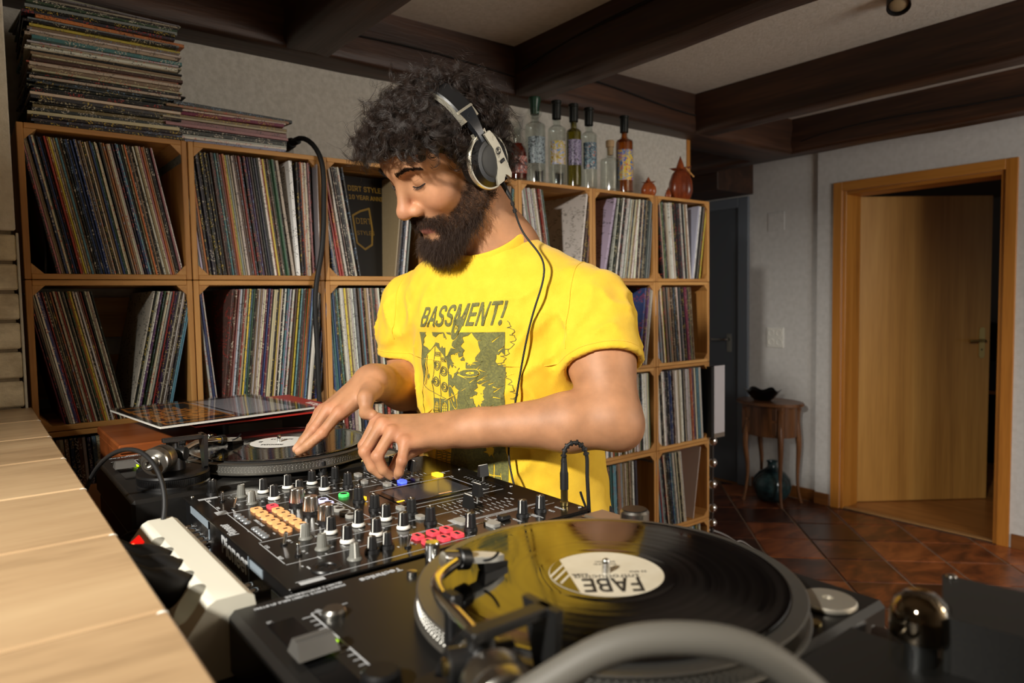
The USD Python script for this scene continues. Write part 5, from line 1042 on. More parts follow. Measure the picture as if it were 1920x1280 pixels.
# ---- headphones, worn by the DJ
M["pearl"] = plain("headphone_silver", C(206, 200, 182), .3, metallic=.75)
hp_ = thing("headphones", "silver and black closed headphones on the DJ's curly hair", "headphones", h2w((-.01, .06, 0)))
for side in (1, -1):
    o = h2w((-.024, -.004, .086*side)); ax = HL*side*.97-HF*.10-HU*.03; ax /= np.linalg.norm(ax); xf = HF-ax*(HF@ax); xf /= np.linalg.norm(xf); xu = np.cross(ax, xf)*(1 if side > 0 else -1); xu = xu if xu@HU > 0 else -xu
    R_ = lambda m: (arr(m)[0]@np.stack([xf, xu, ax])+o, arr(m)[1] if np.dot(np.cross(xf, xu), ax) > 0 else arr(m)[1][:, ::-1])
    k = put(hp_, "ear_cup", R_(lathe([(0, .002), (.040, .002), (.0425, .008), (.0425, .014), (.039, .0175), (.034, .022), (.020, .0235), (0, .024)], 56)), M["black"], 35, "black ear cup")
    put(k, "ear_pad", R_(lathe([(.015, -.016), (.030, -.018), (.040, -.012), (.042, -.004), (.041, .004), (.02, .004), (.015, -.016)], 48)), M["rubber"], 40)
    put(k, "rim", R_(lathe([(.0405, .006), (.0445, .006), (.0462, .0085), (.0462, .012), (.0445, .0145), (.0405, .0145)], 64)), M["pearl"], 40, "silver rim of the ear cup")
    put(k, "dome", R_(lathe([(0, .0232), (.022, .0228), (.026, .0215), (.0265, .0235), (.022, .0252), (0, .0256)], 48)), plain(f"cup_dome_{side+1}", C(40, 40, 38), .5), 35)
    pp = Polygon([(-.002, .044), (-.014, .044), (-.020, .030), (-.023, .010), (-.023, -.036), (-.019, -.041), (-.014, -.033), (-.009, -.029), (-.002, -.037), (.014, -.036), (.010, -.026), (.0, -.014), (-.006, .0), (-.008, .016)])
    pp_old = Polygon([(-.010, .040), (-.026, .036), (-.024, .012), (-.016, -.004), (-.004, -.020), (.006, -.028), (.004, -.034), (-.004, -.038), (-.010, -.030), (-.016, -.041), (-.030, -.034), (-.036, -.016), (-.037, .004), (-.032, .024), (-.02, .036)]).convex_hull.difference(Point(.024, .008).buffer(.034)).difference(Polygon([(-.012, -.028), (-.017, -.042), (-.004, -.044)]))
    v, f = prism(pp.buffer(.001), .0035); put(k, "plate", R_((v+V3(0, 0, .0228), f)), M["pearl"], False, "curved silver plate with a round emblem")
    if side > 0:
        ring = Point(-.0150, .009).buffer(.0060); v, f = prism(ring.difference(ring.buffer(-.0009)).union(LineString([(-.0178, .0095), (-.0150, .0128), (-.0122, .0095)]).buffer(.0007)).union(LineString([(-.0150, .0128), (-.0150, .0075)]).buffer(.0006)).union(LineString([(-.0122, .0128), (-.0178, .0128)]).buffer(.0006)), .0003); put(k, "emblem", R_((v+V3(0, 0, .0264), f)), M["black"], False, "round black emblem")
        e = lay(text("AKG", .0028, .0003, True), (-.0183, .0040, .0264), (1, 0, 0), (0, 1, 0)); put(k, "lettering", R_(e), M["black"], False)
        put(k, "switch", R_(box(-.020, -.009, -.0115, -.006, .0262, .0282, .0008)), M["black"], False, "small black slide switch"); put(k, "grip_tip", R_(hull([(-.006, -.030, .02), (-.016, -.040, .018), (.004, -.044, .016), (-.004, -.034, .026), (-.012, -.040, .024)])), M["black_gloss"], 30)
    put(k, "hinge", R_(cat([box(-.016, .006, .044, .049, .004, .016, .001), box(-.0165, -.0135, .040, .049, .004, .016), box(.0035, .0065, .040, .049, .004, .016)])), M["pearl"], 30)
ba = np.linspace(-.05, math.pi+.05, 60); 
def band_pt(a, rise=1.): return np.stack([np.full_like(a, -.026)-.002*np.sin(a), .040+np.sin(a)*.098*rise, np.cos(a)*.101], 1)
def band(a0, a1, w, t0, t1, n=50, wprof=None):
    a = np.linspace(a0, a1, n); c = band_pt(a); tg = np.gradient(c, axis=0); tg /= np.linalg.norm(tg, axis=1, keepdims=True); fx = V3(1, 0, 0)-tg*tg[:, :1]; fx /= np.linalg.norm(fx, axis=1, keepdims=True); nn = np.cross(fx, tg); nn *= np.sign(((c-V3(-.012, .04, 0))*nn).sum(1))[:, None]
    ww = np.full(n, w) if wprof is None else np.interp(np.linspace(0, 1, n), *wprof)
    q = [c+fx*(s_*ww)[:, None]+nn*t for s_, t in ((-1, t0), (-.8, t1), (.8, t1), (1, t0))]; v = np.stack(q, 1).reshape(-1, 3); f = []
    for i in range(n-1):
        for j in range(4): f += [(i*4+j, i*4+(j+1) % 4, (i+1)*4+(j+1) % 4), (i*4+j, (i+1)*4+(j+1) % 4, (i+1)*4+j)]
    f += [(0, 2, 1), (0, 3, 2), ((n-1)*4, (n-1)*4+1, (n-1)*4+2), ((n-1)*4, (n-1)*4+2, (n-1)*4+3)]
    tm = trimesh.Trimesh(h2w(v), np.array(f), process=False); tm.fix_normals(); return np.array(tm.vertices), np.array(tm.faces)
put(hp_, "headband", band(.30, math.pi-.30, .020, -.001, .007), M["pearl"], 30, "silver headband")
put(hp_, "band_cover", band(.50, math.pi-.50, .0165, .0068, .0088), plain("band_leather", C(24, 24, 25), .35), 30, "black padded top of the headband"); put(hp_, "band_edge", band(.46, .50, .0175, .0068, .0088, 6), M["pearl"], 30)
for a0, a1 in ((-.10, .46), (math.pi-.46, math.pi+.10)): put(hp_, "band_arm", band(a0, a1, .012, .0, .0085, 20, ([0, .3, 1], [.0065, .008, .0165]) if a0 < 1 else ([0, .7, 1], [.0165, .008, .0065])), plain(f"band_arm_{int(a0 > 1)}", C(34, 36, 40), .3, metallic=.3), 30, "dark tapering arm of the headband")
cb = h2w((-.034, -.046, .094)); cpath = smooth_path([cb, cb+V3(.012, -.012, -.03), cb+V3(.03, -.02, -.085), V3(.752, .885, 1.40), V3(.735, .885, 1.33), V3(.718, .900, 1.24), V3(.706, .912, 1.15), V3(.700, .918, 1.085), V3(.695, .90, 1.04), V3(.70, .84, .97), V3(.72, .76, .955), V3(.70, .70, .98), V3(.672, .692, 1.03), V3(.654, .697, 1.075)], 150)
hp_c = put(hp_, "cable", tube(cpath, .0017, 8), M["rubber"], 60, "thin black headphone cable")
put(hp_c, "strain_relief", cat([cyl(cb+V3(.002, -.002, -.004), cb+V3(.012, -.012, -.03), .0042, .0030, 12)]+[cyl(cpath[k], cpath[k+1], .0034, .0032, 10) for k in range(5, 11, 2)]), M["rubber"], 30)
jo = m3(.018, .033)
plug = put(hp_, "plug", cat([cyl(jo, jo+V3(0, 0, .006), .0058, n=24, c=.0006), cyl(jo+V3(0, 0, .006), jo+V3(0, 0, .024), .0050, n=6)]), M["brass"], 30, "gilt jack plug standing in the mixer")
put(plug, "grip", lathe([(0, .022), (.0056, .0225), (.0058, .045), (.0050, .047), (.0036, .066), (0, .067)], 24, jo), M["rubber"], 30)
loop = smooth_path([jo+V3(0, 0, .055), jo+V3(0, 0, .070), jo+V3(.004, -.003, .082), jo+V3(.014, -.010, .086), jo+V3(.022, -.016, .078), jo+V3(.026, -.018, .05), jo+V3(.027, -.018, .02), V3(.664, .690, 1.03), V3(.668, .694, .99)], 60)
put(plug, "cable_loop", tube(loop, .0026, 10), M["rubber"], 60); put(plug, "relief_ribs", cat([cyl(loop[k]-(loop[k+1]-loop[k])*.35, loop[k]+(loop[k+1]-loop[k])*.35, .0042, n=12) for k in range(2, 20, 2)]), M["rubber"], 30)
# ---------------------------------------------------------------- bottles and carved figures on the crates
M["glass"] = mat("clear_glass", {"t": ("transparent_bsdf", {"color": (.93, .95, .94)}), "g": ("glossy_bsdf", {"roughness": .03, "color": (1, 1, 1)}), "f": ("layer_weight", {"blend": .5}), "w": ("math", {"math_type": "power", "value2": 5.0}), "s": ("math", {"math_type": "multiply_add", "value2": .9, "value3": .045}), "x": ("mix_closure", {})}, [("f.facing", "w.value1"), ("w.value", "s.value1"), ("s.value", "x.fac"), ("t.BSDF", "x.closure1"), ("g.BSDF", "x.closure2")], "x.closure")
def liquid(name, col): return mat(name, {"p": ("principled_bsdf", {"base_color": col, "roughness": .04, "transmission_weight": .85, "ior": 1.33})})
def paint(name, cols, scale, seed):
    n = {"g": ("geometry", {}), "m": ("mapping", {"location": (seed, seed*2, seed*3)}), "n": ("noise_texture", {"scale": scale, "detail": 3, "distortion": 2.5}), "r": ("rgb_ramp", {"ramp": [(.25+.5*k/(len(cols)-1), c) for k, c in enumerate(cols)], "interpolate": False}), "p": ("principled_bsdf", {"roughness": .35})}
    return mat(name, n, [("g.position", "m.vector"), ("m.vector", "n.vector"), ("n.fac", "r.fac"), ("r.color", "p.base_color")])
def bottle(x, y, r, h, shape, cap, capm, liq, labm, lab_z, lab_h, label, lab_note):
    t = thing("bottle", label, "bottle", (x, y, ST), group="bottles on the crates")
    B = lambda m: move(m, (x, y, ST+.0005))
    if shape == "tall": out = [(0, 0), (r*.94, 0), (r, .006), (r, h*.66), (r*.93, h*.685), (r*.45, h*.715), (.0145, h*.74), (.0140, h*.86), (.0155, h*.865), (.0155, h*.90)]
    elif shape == "round": out = [(0, 0), (r*.93, 0), (r, .006), (r, h*.50), (r*.9, h*.58), (r*.62, h*.645), (.0145, h*.69), (.0140, h*.88), (.0165, h*.885), (.0165, h*.93)]
    else: out = [(0, 0), (r*.94, 0), (r, .005), (r, h*.60), (r*.94, h*.635), (.0175, h*.67), (.0150, h*.70), (.0150, h*.86)]
    inn = [(max(0, a-.003), z) for a, z in out[1:]][::-1]; inn = [(a, max(z, .012)) for a, z in inn]
    body = out+inn+[(0, .012)]
    put(t, "glass", B(lathe(body, 40)), M["glass"], 40)
    if liq is not None:
        top = out[-1][1]*(.9 if shape == "tall" else .72); pts = [(max(0, a-.0036), z) for a, z in out[1:] if z < top]; pts = [(0, .0125), (pts[1][0], .0125)]+pts[2:]+[(pts[-1][0], min(top, pts[-1][1]+.02)), (0, min(top, pts[-1][1]+.02))]
        put(t, "liquid", B(lathe(pts, 40)), liq, 40)
    zt = out[-1][1]
    if cap == "cork": put(t, "cork", B(lathe([(0, zt-.03), (.0115, zt-.03), (.0125, zt+.0), (.0165, zt+.001), (.0175, zt+.024), (.0150, zt+.027), (0, zt+.027)], 28)), capm, 35, "cork stopper")
    elif cap == "glass": put(t, "stopper", B(lathe([(0, zt-.02), (.0105, zt-.02), (.011, zt), (.016, zt+.002), (.0165, zt+.018), (.013, zt+.022), (0, zt+.022)], 28)), capm, 35, "glass stopper")
    else: put(t, "cap", B(lathe([(.0168, h*.79), (.0172, h*.96), (.0195, h*.965), (.0195, h*.995), (.0175, h), (0, h)] if cap == "capsule" else [(.0, h*.80), (.016, h*.80), (.018, h*.9), (.0225, h*.96), (.022, h*.99), (0, h)], 30)), capm, 35, "black capsule" if cap == "capsule" else "green stopper")
    if labm is not None:
        a0 = math.atan2(-y, -x)+.22; aa = np.linspace(a0-.95, a0+.95, 24); rr = r+.0006
        v = np.vstack([np.stack([rr*np.cos(aa), rr*np.sin(aa), np.full(24, z)], 1) for z in (lab_z, lab_z+lab_h)]+[np.stack([(r+.0001)*np.cos(aa), (r+.0001)*np.sin(aa), np.full(24, z)], 1) for z in (lab_z, lab_z+lab_h)])
        f = [(i, i+1, i+25) for i in range(23)]+[(i, i+25, i+24) for i in range(23)]
        put(t, "label", B((v, np.array(f))), labm, True, lab_note)
    return t
cap_k = plain("capsule_black", C(22, 26, 24), .3)
BY = 1.985
bottle(1.574, BY, .036, .205, "round", "glass", M["glass"], liquid("red_spirit", C(150, 44, 18)), paint("label_red", [C(190, 186, 180), C(160, 70, 50), C(90, 110, 120), C(210, 205, 196)], 60, 1), .03, .06, "squat bottle of red-brown spirit with a glass stopper, leftmost of the bottles", "pale patterned label")
b2 = bottle(1.665, BY+.01, .038, .318, "tall", "stopper", plain("stopper_green", C(24, 62, 44), .3), None, paint("label_bw", [C(24, 30, 36), C(150, 164, 170), C(40, 52, 60), C(200, 206, 206)], 55, 2), .075, .095, "tall clear bottle with a glass ball neck and a dark green stopper", "black and white label")
put(b2, "neck_ball", move(sphere((0, 0, .262), (.026, .026, .024), 3), (1.665, BY+.01, ST)), M["glass"], True)
bottle(1.761, BY, .0335, .316, "tall", "capsule", cap_k, None, paint("label_blue", [C(90, 140, 190), C(190, 180, 190), C(190, 170, 60), C(130, 60, 70), C(60, 80, 120)], 48, 3), .08, .085, "clear bottle with black capsule and a painted blue label", "painted blue and yellow label")
bottle(1.842, BY-.005, .0305, .316, "tall", "capsule", cap_k, liquid("olive_spirit", C(148, 132, 24)), paint("label_skull", [C(30, 32, 40), C(150, 140, 170), C(60, 60, 80), C(190, 190, 200)], 55, 4), .085, .095, "bottle of olive-yellow spirit with a black capsule", "dark violet label")
bottle(1.926, BY, .031, .315, "tall", "capsule", cap_k, None, paint("label_fish", [C(200, 205, 200), C(40, 60, 80), C(120, 150, 160), C(180, 110, 90), C(70, 90, 60)], 45, 5), .08, .10, "clear bottle with black capsule and a label of dark and pearly swirls", "swirling pearly label")
bottle(2.031, BY-.01, .040, .205, "short", "cork", plain("cork", C(176, 146, 108), .8), None, None, 0, 0, "short plain clear bottle closed with a cork", None)
bottle(2.122, BY, .0365, .313, "tall", "capsule", cap_k, liquid("orange_spirit", C(196, 98, 18)), paint("label_sun", [C(200, 60, 80), C(220, 190, 60), C(60, 110, 190), C(230, 130, 60), C(190, 200, 50)], 45, 6), .055, .12, "bottle of orange spirit with a colourful label, rightmost of the bottles", "bright red, blue and yellow label")
for k, (x, w) in enumerate(((1.640, "in front of the green-stoppered bottle"), (1.735, "in front of the blue-labelled bottle"))):
    t = thing("tumbler", f"small clear tumbler glass standing {w}", "glass", (x, 1.945, ST)); put(t, "glass", move(lathe([(0, 0), (.014, 0), (.016, .045), (.0148, .045), (.013, .006), (0, .006)], 28), (x, 1.945, ST+.0005)), M["glass"], 35)
M["carved"] = wood("carved_red_wood", C(70, 26, 14), C(132, 58, 26), C(176, 92, 40), 2, 12, .25, .0004, .2)
def carved(x, y, r, h, label):
    t = thing("carved_figure", label, "figure", (x, y, ST)); z0 = ST+.0005
    n, rows = 30, []
    prof = [(.55, 0), (.8, .05), (1., .22), (.95, .42), (.72, .60), (.36, .70), (.30, .72)]
    a = np.arange(n)*2*np.pi/n
    v = np.vstack([np.stack([x+r*p*(1+.13*np.cos(4*a))*np.cos(a), y+r*p*(1+.13*np.cos(4*a))*np.sin(a), np.full(n, z0+h*q)], 1) for p, q in prof]+[[[x, y, z0], [x, y, z0+h*.72]]]); f = []
    for i in range(len(prof)-1):
        for j in range(n): f += [(i*n+j, i*n+(j+1) % n, (i+1)*n+(j+1) % n), (i*n+j, (i+1)*n+(j+1) % n, (i+1)*n+j)]
    m = len(v); f += [(m-2, (j+1) % n, j) for j in range(n)]+[(m-1, (len(prof)-1)*n+j, (len(prof)-1)*n+(j+1) % n) for j in range(n)]
    put(t, "body", (v, np.array(f)), M["carved"], 35)
    for k in range(4):
        b = k*math.pi/2+.4; d = np.array([math.cos(b), math.sin(b), 0]); s = np.array([-d[1], d[0], 0]); c = np.array([x, y, z0+h*.70])
        put(t, "leaf", hull([c+s*r*.25, c-s*r*.25, c+d*r*.95+np.array([0, 0, h*.05]), c+np.array([0, 0, h*.045]), c+d*r*.5+s*r*.22-np.array([0, 0, h*.02]), c+d*r*.5-s*r*.22-np.array([0, 0, h*.02])]), M["carved"], False)
    put(t, "tip", place(lathe([(0, 0), (r*.34, 0), (r*.26, h*.1), (r*.12, h*.2), (0, h*.29)], 16), (x, y, z0+h*.71)), M["carved"], 40)
    return t
carved(2.254, 1.975, .034, .085, "small carved reddish wooden bud figure beside the orange bottle"); carved(2.372, 1.97, .014, .052, "tiny carved wooden bud figure, the smallest of the three")
big = carved(2.490, 2.0, .054, .20, "large carved reddish-brown wooden bud figure at the end of the crates"); put(big, "stick", tube([(2.47, 1.955, ST+.14), (2.50, 1.935, ST+.10)], .003, 6), M["crate"], True)
# ---------------------------------------------------------------- things on, in and around the crates
def board_cover(name, label, cat_, o, ex, ey, w, h, t, m, extra=()):
    """a flat cover: o = lower left corner, ex right, ey up, facing ex x ey"""
    th_ = thing(name, label, cat_, o); put(th_, "sleeve", lay(box(0, w, 0, h, -t, 0, .0006), o, ex, ey), m, False)
    for nm, mesh, mm, lb in extra: put(th_, nm, lay(mesh, o, ex, ey), mm, False, lb)
    return th_
o = np.array(crate_loc(0, 2))+np.array([.118, .062, .0135]); ex = V3(.98, .19, .02); ey = V3(-.02, .16, .985)
gold = plain("gold_print", C(150, 118, 40), .5)
board_cover("album", "black album cover with gold lettering facing out of the third crate, behind the DJ's face", "record", o, ex, ey, .2, .314, .004, plain("album_black", C(20, 17, 15), .4),
    [("title", cat([move(text("DIRT STYLE", .016, .0004, True), (.012, .268, 0)), move(text("10 YEAR ANNIV", .0135, .0004, True), (.012, .242, 0))]), gold, "gold block title"),
     ("emblem", prism(unary_union([LineString([(.02, .19), (.05, .205), (.085, .215), (.088, .15), (.08, .10), (.052, .085), (.024, .105), (.02, .19)]).buffer(.003)]), .0004), gold, "gold shield outline"),
     ("emblem_text", cat([move(text("DIRT", .018, .0004), (.028, .165, 0)), move(text("STYLES", .013, .0004), (.028, .13, 0))]), gold, None),
     ("barcode_label", box(.115, .155, .02, .055, 0, .0004), M["white"], "white barcode label"), ("barcode", cat([box(.121+.0032*k, .1225+.0032*k, .025, .048, 0, .0007) for k in range(9)]), M["black"], None)])
o = np.array(crate_loc(0, 0))+np.array([.018, .004, .0135])
def bag():
    n, m = 14, 10; v = []
    for i in range(n):
        for j in range(m): z, y = i/(n-1), j/(m-1); v.append((.004+.030*math.sin(math.pi*(1-z)*.5)*(.6+.4*math.sin(3*z+5*y))-.012*z, y*.30, z*.315))
    v = np.array(v); w = v.copy(); w[:, 0] -= .002; f = []
    for i in range(n-1):
        for j in range(m-1): a, b, c, d = i*m+j, i*m+j+1, (i+1)*m+j+1, (i+1)*m+j; f += [(a, b, c), (a, c, d), (a+n*m, c+n*m, b+n*m), (a+n*m, d+n*m, c+n*m)]
    return np.vstack([v, w])+o, np.array(f)
single("plastic_bag", bag(), mat("bag_plastic", {"t": ("transparent_bsdf", {"color": (.85, .85, .83)}), "g": ("principled_bsdf", {"base_color": C(120, 116, 108), "roughness": .25}), "x": ("mix_closure", {"fac": .62})}, [("t.BSDF", "x.closure1"), ("g.BSDF", "x.closure2")], "x.closure"), "crumpled translucent plastic bag at the left end of the top left crate", "bag", True)
# the wall plug and its thick black cable hanging over the crates
pg = thing("power_cable", "thick black mains cable hanging down in front of the second and third crates", "cable", (.8, 1.9, 0))
put(pg, "cable", tube(smooth_path([(.772, 2.03, 1.800), (.79, 1.95, 1.798), (.806, 1.905, 1.745), (.811, 1.900, 1.65), (.797, 1.900, 1.47), (.779, 1.900, 1.38), (.777, 1.900, 1.23), (.779, 1.900, 1.05), (.79, 1.89, .9), (.80, 1.86, .6), (.80, 1.84, .02)], 90), .0072, 10), M["rubber"], 60)
put(pg, "plug", cat([cyl((.765, 2.06, 1.80), (.772, 2.02, 1.802), .019, .015, 24, .003), cyl((.772, 2.02, 1.802), (.779, 1.99, 1.802), .010, .008, 16)]), M["rubber"], 35)
ws = thing("wall_outlet", "grey surface-mounted outlet on the back wall above the crates", "socket", (.8, WY, 1.82)); put(ws, "box", box(.775, .855, 2.225, WY-.001, 1.775, 1.855, .004), plain("outlet_grey", C(150, 146, 136), .5)); put(ws, "face", cyl((.815, 2.226, 1.815), (.815, 2.22, 1.815), .024), M["grey"])
tsp = thing("clear_sleeve", "empty clear plastic record sleeve bulging at the right end of the second crate", "sleeve", np.array(crate_loc(0, 1))+V3(.325, -.01, .0135))
cs = np.array(crate_loc(0, 1))+V3(.3315, -.012, .0135); put(tsp, "sleeve", box(cs[0], cs[0]+.004, cs[1], cs[1]+.3, cs[2], cs[2]+.31, .001), mat("sleeve_plastic", {"t": ("transparent_bsdf", {"color": (.9, .9, .9)}), "g": ("principled_bsdf", {"base_color": C(170, 166, 172), "roughness": .15}), "x": ("mix_closure", {"fac": .45})}, [("t.BSDF", "x.closure1"), ("g.BSDF", "x.closure2")], "x.closure"), False)
# white card and the chrome rack at the right end of the crates
wb = thing("white_card", "white cardboard sheet standing out past the right end of the crates", "card", (2.6, 1.9, .70)); put(wb, "sheet", box(2.5895, 2.6645, 1.895, 1.8975, .712, 1.032), plain("white_card", C(196, 192, 196), .6), False); put(wb, "lower_edge", box(2.5895, 2.6645, 1.8945, 1.8952, .712, .732), plain("card_tape", C(120, 108, 96), .6), False)
wb2 = thing("black_folder", "black record binder at the right end of the third row of crates", "binder", (2.57, 1.9, .70)); put(wb2, "cover", box(2.567, 2.5865, 1.893, 2.2, crate_loc(2, 6)[2]+.0128, crate_loc(2, 6)[2]+.328, .002), M["black"], False)
for z in (0, .2): pass
RX = 2.662
rk = thing("chrome_stand", "chrome ball-jointed metal stand behind the right end of the crates", "stand", (2.645, 1.95, 0)); 
put(rk, "post", cat([cyl((RX, 1.96, .004), (RX, 1.96, .70), .008, n=16)]+[cyl((RX-.01, 1.95, z), (RX+.01, 1.97, z), .005, n=10) for z in (.36, .46, .56)]), M["alu_dark"], 35)
for z in (.30, .37, .48, .58, .68): put(rk, "ball_joint", sphere((RX, 1.955, z), (.019, .019, .022), 2), M["chrome"], True)
put(rk, "base", cyl((RX, 1.96, 0), (RX, 1.96, .008), .07, n=32), M["black"])
o = np.array(crate_loc(3, 6))+np.array([.205, .17, .0135]); cov = paint("orange_cover", [C(40, 46, 60), C(196, 96, 36), C(60, 80, 120), C(150, 130, 110)], 9, 8)
board_cover("album", "orange and blue album cover facing out of the bottom right crate", "record", o, V3(.97, .24, 0), V3(0, .02, 1), .125, .31, .004, plain("album_orange", C(190, 92, 34), .45), [("picture", box(.01, .09, .03, .2, 0, .0005), cov, "blue and dark cover picture"), ("sticker", prism(Point(.09, .262).buffer(.011), .0006), M["white"], "round white sticker")])
v, f = sleeve(.3, .315, .0035); a = .16; single("record", (np.stack([crate_loc(3, 6)[0]+.245+v[:, 0]+v[:, 2]*math.sin(a), crate_loc(3, 6)[1]+.006+v[:, 1], crate_loc(3, 6)[2]+.0135+v[:, 2]*math.cos(a)], 1), f), M["sleeve"], "single white-edged record sleeve leaning right beside the orange album cover", "record", False, None, attrs={"tint": C(206, 190, 180), "ink": C(206, 190, 180), "along": (0, 0, 0)})
for k, pts in enumerate((((2.72, 2.05, .004), (2.95, 2.3, .02), (3.18, 2.36, .055), (3.235, 2.30, .03), (3.22, 2.2, .0045), (3.1, 2.05, .0045)), ((3.02, 2.10, .0045), (3.10, 2.14, .03), (3.165, 2.155, .05), (3.17, 2.08, .025), (3.13, 1.98, .0045), (3.0, 1.9, .0045)))):
    tag(put("/World", "white_cable", tube(smooth_path(pts, 40), .0042, 8), plain(f"white_cable_{k}", C(206, 204, 202), .45), 60), ("white cable looping over the floor tiles close to the crates", "white cable loop on the floor tiles, nearer the turntable")[k], "cable")
# ---------------------------------------------------------------- side table, bowl and vase
M["walnut"] = wood("side_table_wood", C(66, 40, 22), C(112, 72, 42), C(146, 100, 62), 2, 10, .35, .0003, .12)
st_ = thing("side_table", "small oval wooden side table with two drawers and curved legs", "side table", (4.09, 2.565, 0))
el = affinity.translate(affinity.scale(Point(0, 0).buffer(1, quad_segs=16), .155, .225), 4.088, 2.565)
put(st_, "tabletop", cat([prism(el, .012, .640), prism(el.buffer(-.006), .006, .652)]), M["walnut"], 30)
fr_ = unary_union([sbox(3.985, 2.415, 4.2, 2.70), affinity.translate(affinity.scale(Point(0, 0).buffer(1, quad_segs=12), .125, .17), 4.09, 2.56)]).intersection(el.buffer(-.012))
put(st_, "apron", prism(fr_, .20, .44), M["walnut"], 30)
for z in (.455, .55):
    dr = put(st_, "drawer", box(3.9795, 3.9865, 2.45, 2.665, z, z+.082, .003), M["walnut"], 30); put(dr, "knob", sphere((3.974, 2.5575, z+.041), .007, 2), M["brass"], True)
for lx, ly, dx, dy in ((3.995, 2.672, -.012, .012), (3.995, 2.428, -.004, -.012), (4.185, 2.42, .016, -.014), (4.185, 2.69, .016, .012)):
    put(st_, "leg", tube(smooth_path([(lx, ly, .62), (lx-.004, ly, .45), (lx+dx*.2-.006, ly+dy*.3, .40), (lx+.005, ly-dy*.3, .25), (lx, ly, .10), (lx+dx, ly+dy, .001)], 30), np.interp(np.linspace(0, 1, 30), [0, .3, .45, .75, .95, 1], [.019, .019, .016, .0095, .010, .012]), 12), M["walnut"], 60)
bw = thing("bowl", "black wavy-edged bowl on the side table", "bowl", (4.07, 2.6, .658)); n = 48; a = np.arange(n)*2*np.pi/n
rws = [(.0, .001, 0), (.05, .0, 0), (.075, .02, .1), (.098, .05, .5), (.112, .068, 1), (.105, .066, 1), (.09, .05, .5), (.068, .024, .1), (.0, .012, 0)]
v = np.vstack([np.stack([4.07+r_*.8*(1+.08*w_*np.cos(6*a))*np.cos(a), 2.605+r_*1.05*(1+.08*w_*np.cos(6*a))*np.sin(a), .6585+z_+.010*w_*np.cos(6*a+.4)], 1) for r_, z_, w_ in rws]); f = []
for i in range(len(rws)-1):
    for j in range(n): f += [(i*n+j, i*n+(j+1) % n, (i+1)*n+(j+1) % n), (i*n+j, (i+1)*n+(j+1) % n, (i+1)*n+j)]
put(bw, "bowl", (v, np.array(f)), M["black_gloss"], 50)
vs = thing("vase", "round dark blue-green glazed vase on the floor under the side table", "vase", (4.105, 2.555, 0))
put(vs, "body", lathe([(0, 0), (.055, 0), (.085, .02), (.112, .06), (.122, .105), (.112, .15), (.08, .19), (.045, .21), (.03, .225), (.028, .25), (.036, .262), (.033, .264), (.024, .25), (.024, .2), (0, .19)], 48, (4.105, 2.555, 0)), noisy("vase_glaze", C(20, 32, 36), C(56, 84, 86), 9, .12, lo=.4, hi=.7), 50)
# hall bookcase seen through the door gap
hb = thing("hall_shelf", "dark shelf with boxes in the hall, glimpsed past the door edge", "shelf", (5.9, 1.2, 0))
put(hb, "upright", box(6.26, 6.29, 1.1, 2.2, .004, 1.1), M["black"]); put(hb, "board", box(5.98, 6.26, 1.1, 2.2, .58, .605), M["frame"]); put(hb, "board", box(5.98, 6.26, 1.1, 2.2, .96, .98), M["black"])
for y, z, h in ((1.35, .605, .2), (1.6, .605, .26), (1.85, .605, .22)): put(hb, "box", box(6.0, 6.2, y, y+.18, z, z+h, .004), plain(f"hall_box_{int(y*100)}", C(46, 42, 50), .6))
# ---------------------------------------------------------------- behind and around the decks
o3 = V3(.268, 1.398, 1.118); ax1 = V3(.993, .118, .0); ax2 = V3(-.118, .993, .002)
cvm = plain("cover_black", C(30, 29, 31), .35); cvo = plain("cover_orange", C(178, 112, 40), .5); cvw = plain("cover_pale", C(150, 150, 158), .4)
lp = thing("album", "black and orange record cover in a clear plastic sleeve lying behind the far turntable", "record", o3)
L3 = lambda m: lay(m, o3, ax1, ax2)
put(lp, "cover", L3(box(.003, .312, .003, .312, -.004, 0, .0008)), cvm, False); put(lp, "white_edge", L3(cat([box(.003, .312, .0022, .003, -.004, .0), box(.0022, .003, .003, .312, -.004, 0)])), M["white"], False)
put(lp, "border", L3(prism(sbox(.018, .02, .15, .295).difference(sbox(.022, .024, .146, .291)), .0004)), cvo, False, "thin orange frame line")
put(lp, "title", L3(cat([move(rot_about(text("GREAT", .046, .0004, True), (0, 0, 1), math.pi/2), (.062, .05, 0)), move(rot_about(text("DANCE", .040, .0004, True), (0, 0, 1), math.pi/2), (.108, .05, 0)), move(rot_about(text("MUSIC", .03, .0004, True), (0, 0, 1), math.pi/2), (.14, .06, 0))])), cvo, False, "large orange title lettering")
put(lp, "picture", L3(cat([box(.168, .285, .03, .285, 0, .0003), box(.152, .160, .05, .27, 0, .0003)])), cvw, False, "pale grey picture field")
put(lp, "clear_sleeve", L3(box(-.002, .317, -.002, .318, .0012, .0018)), mat("gloss_film", {"t": ("transparent_bsdf", {"color": (.97, .97, .97)}), "g": ("glossy_bsdf", {"roughness": .06, "color": (1, 1, 1)}), "f": ("layer_weight", {"blend": .5}), "w": ("math", {"math_type": "power", "value2": 5.0}), "s": ("math", {"math_type": "multiply_add", "value2": .45, "value3": .03}), "x": ("mix_closure", {})}, [("f.facing", "w.value1"), ("w.value", "s.value1"), ("s.value", "x.fac"), ("t.BSDF", "x.closure1"), ("g.BSDF", "x.closure2")], "x.closure"), False, "glossy clear plastic film")
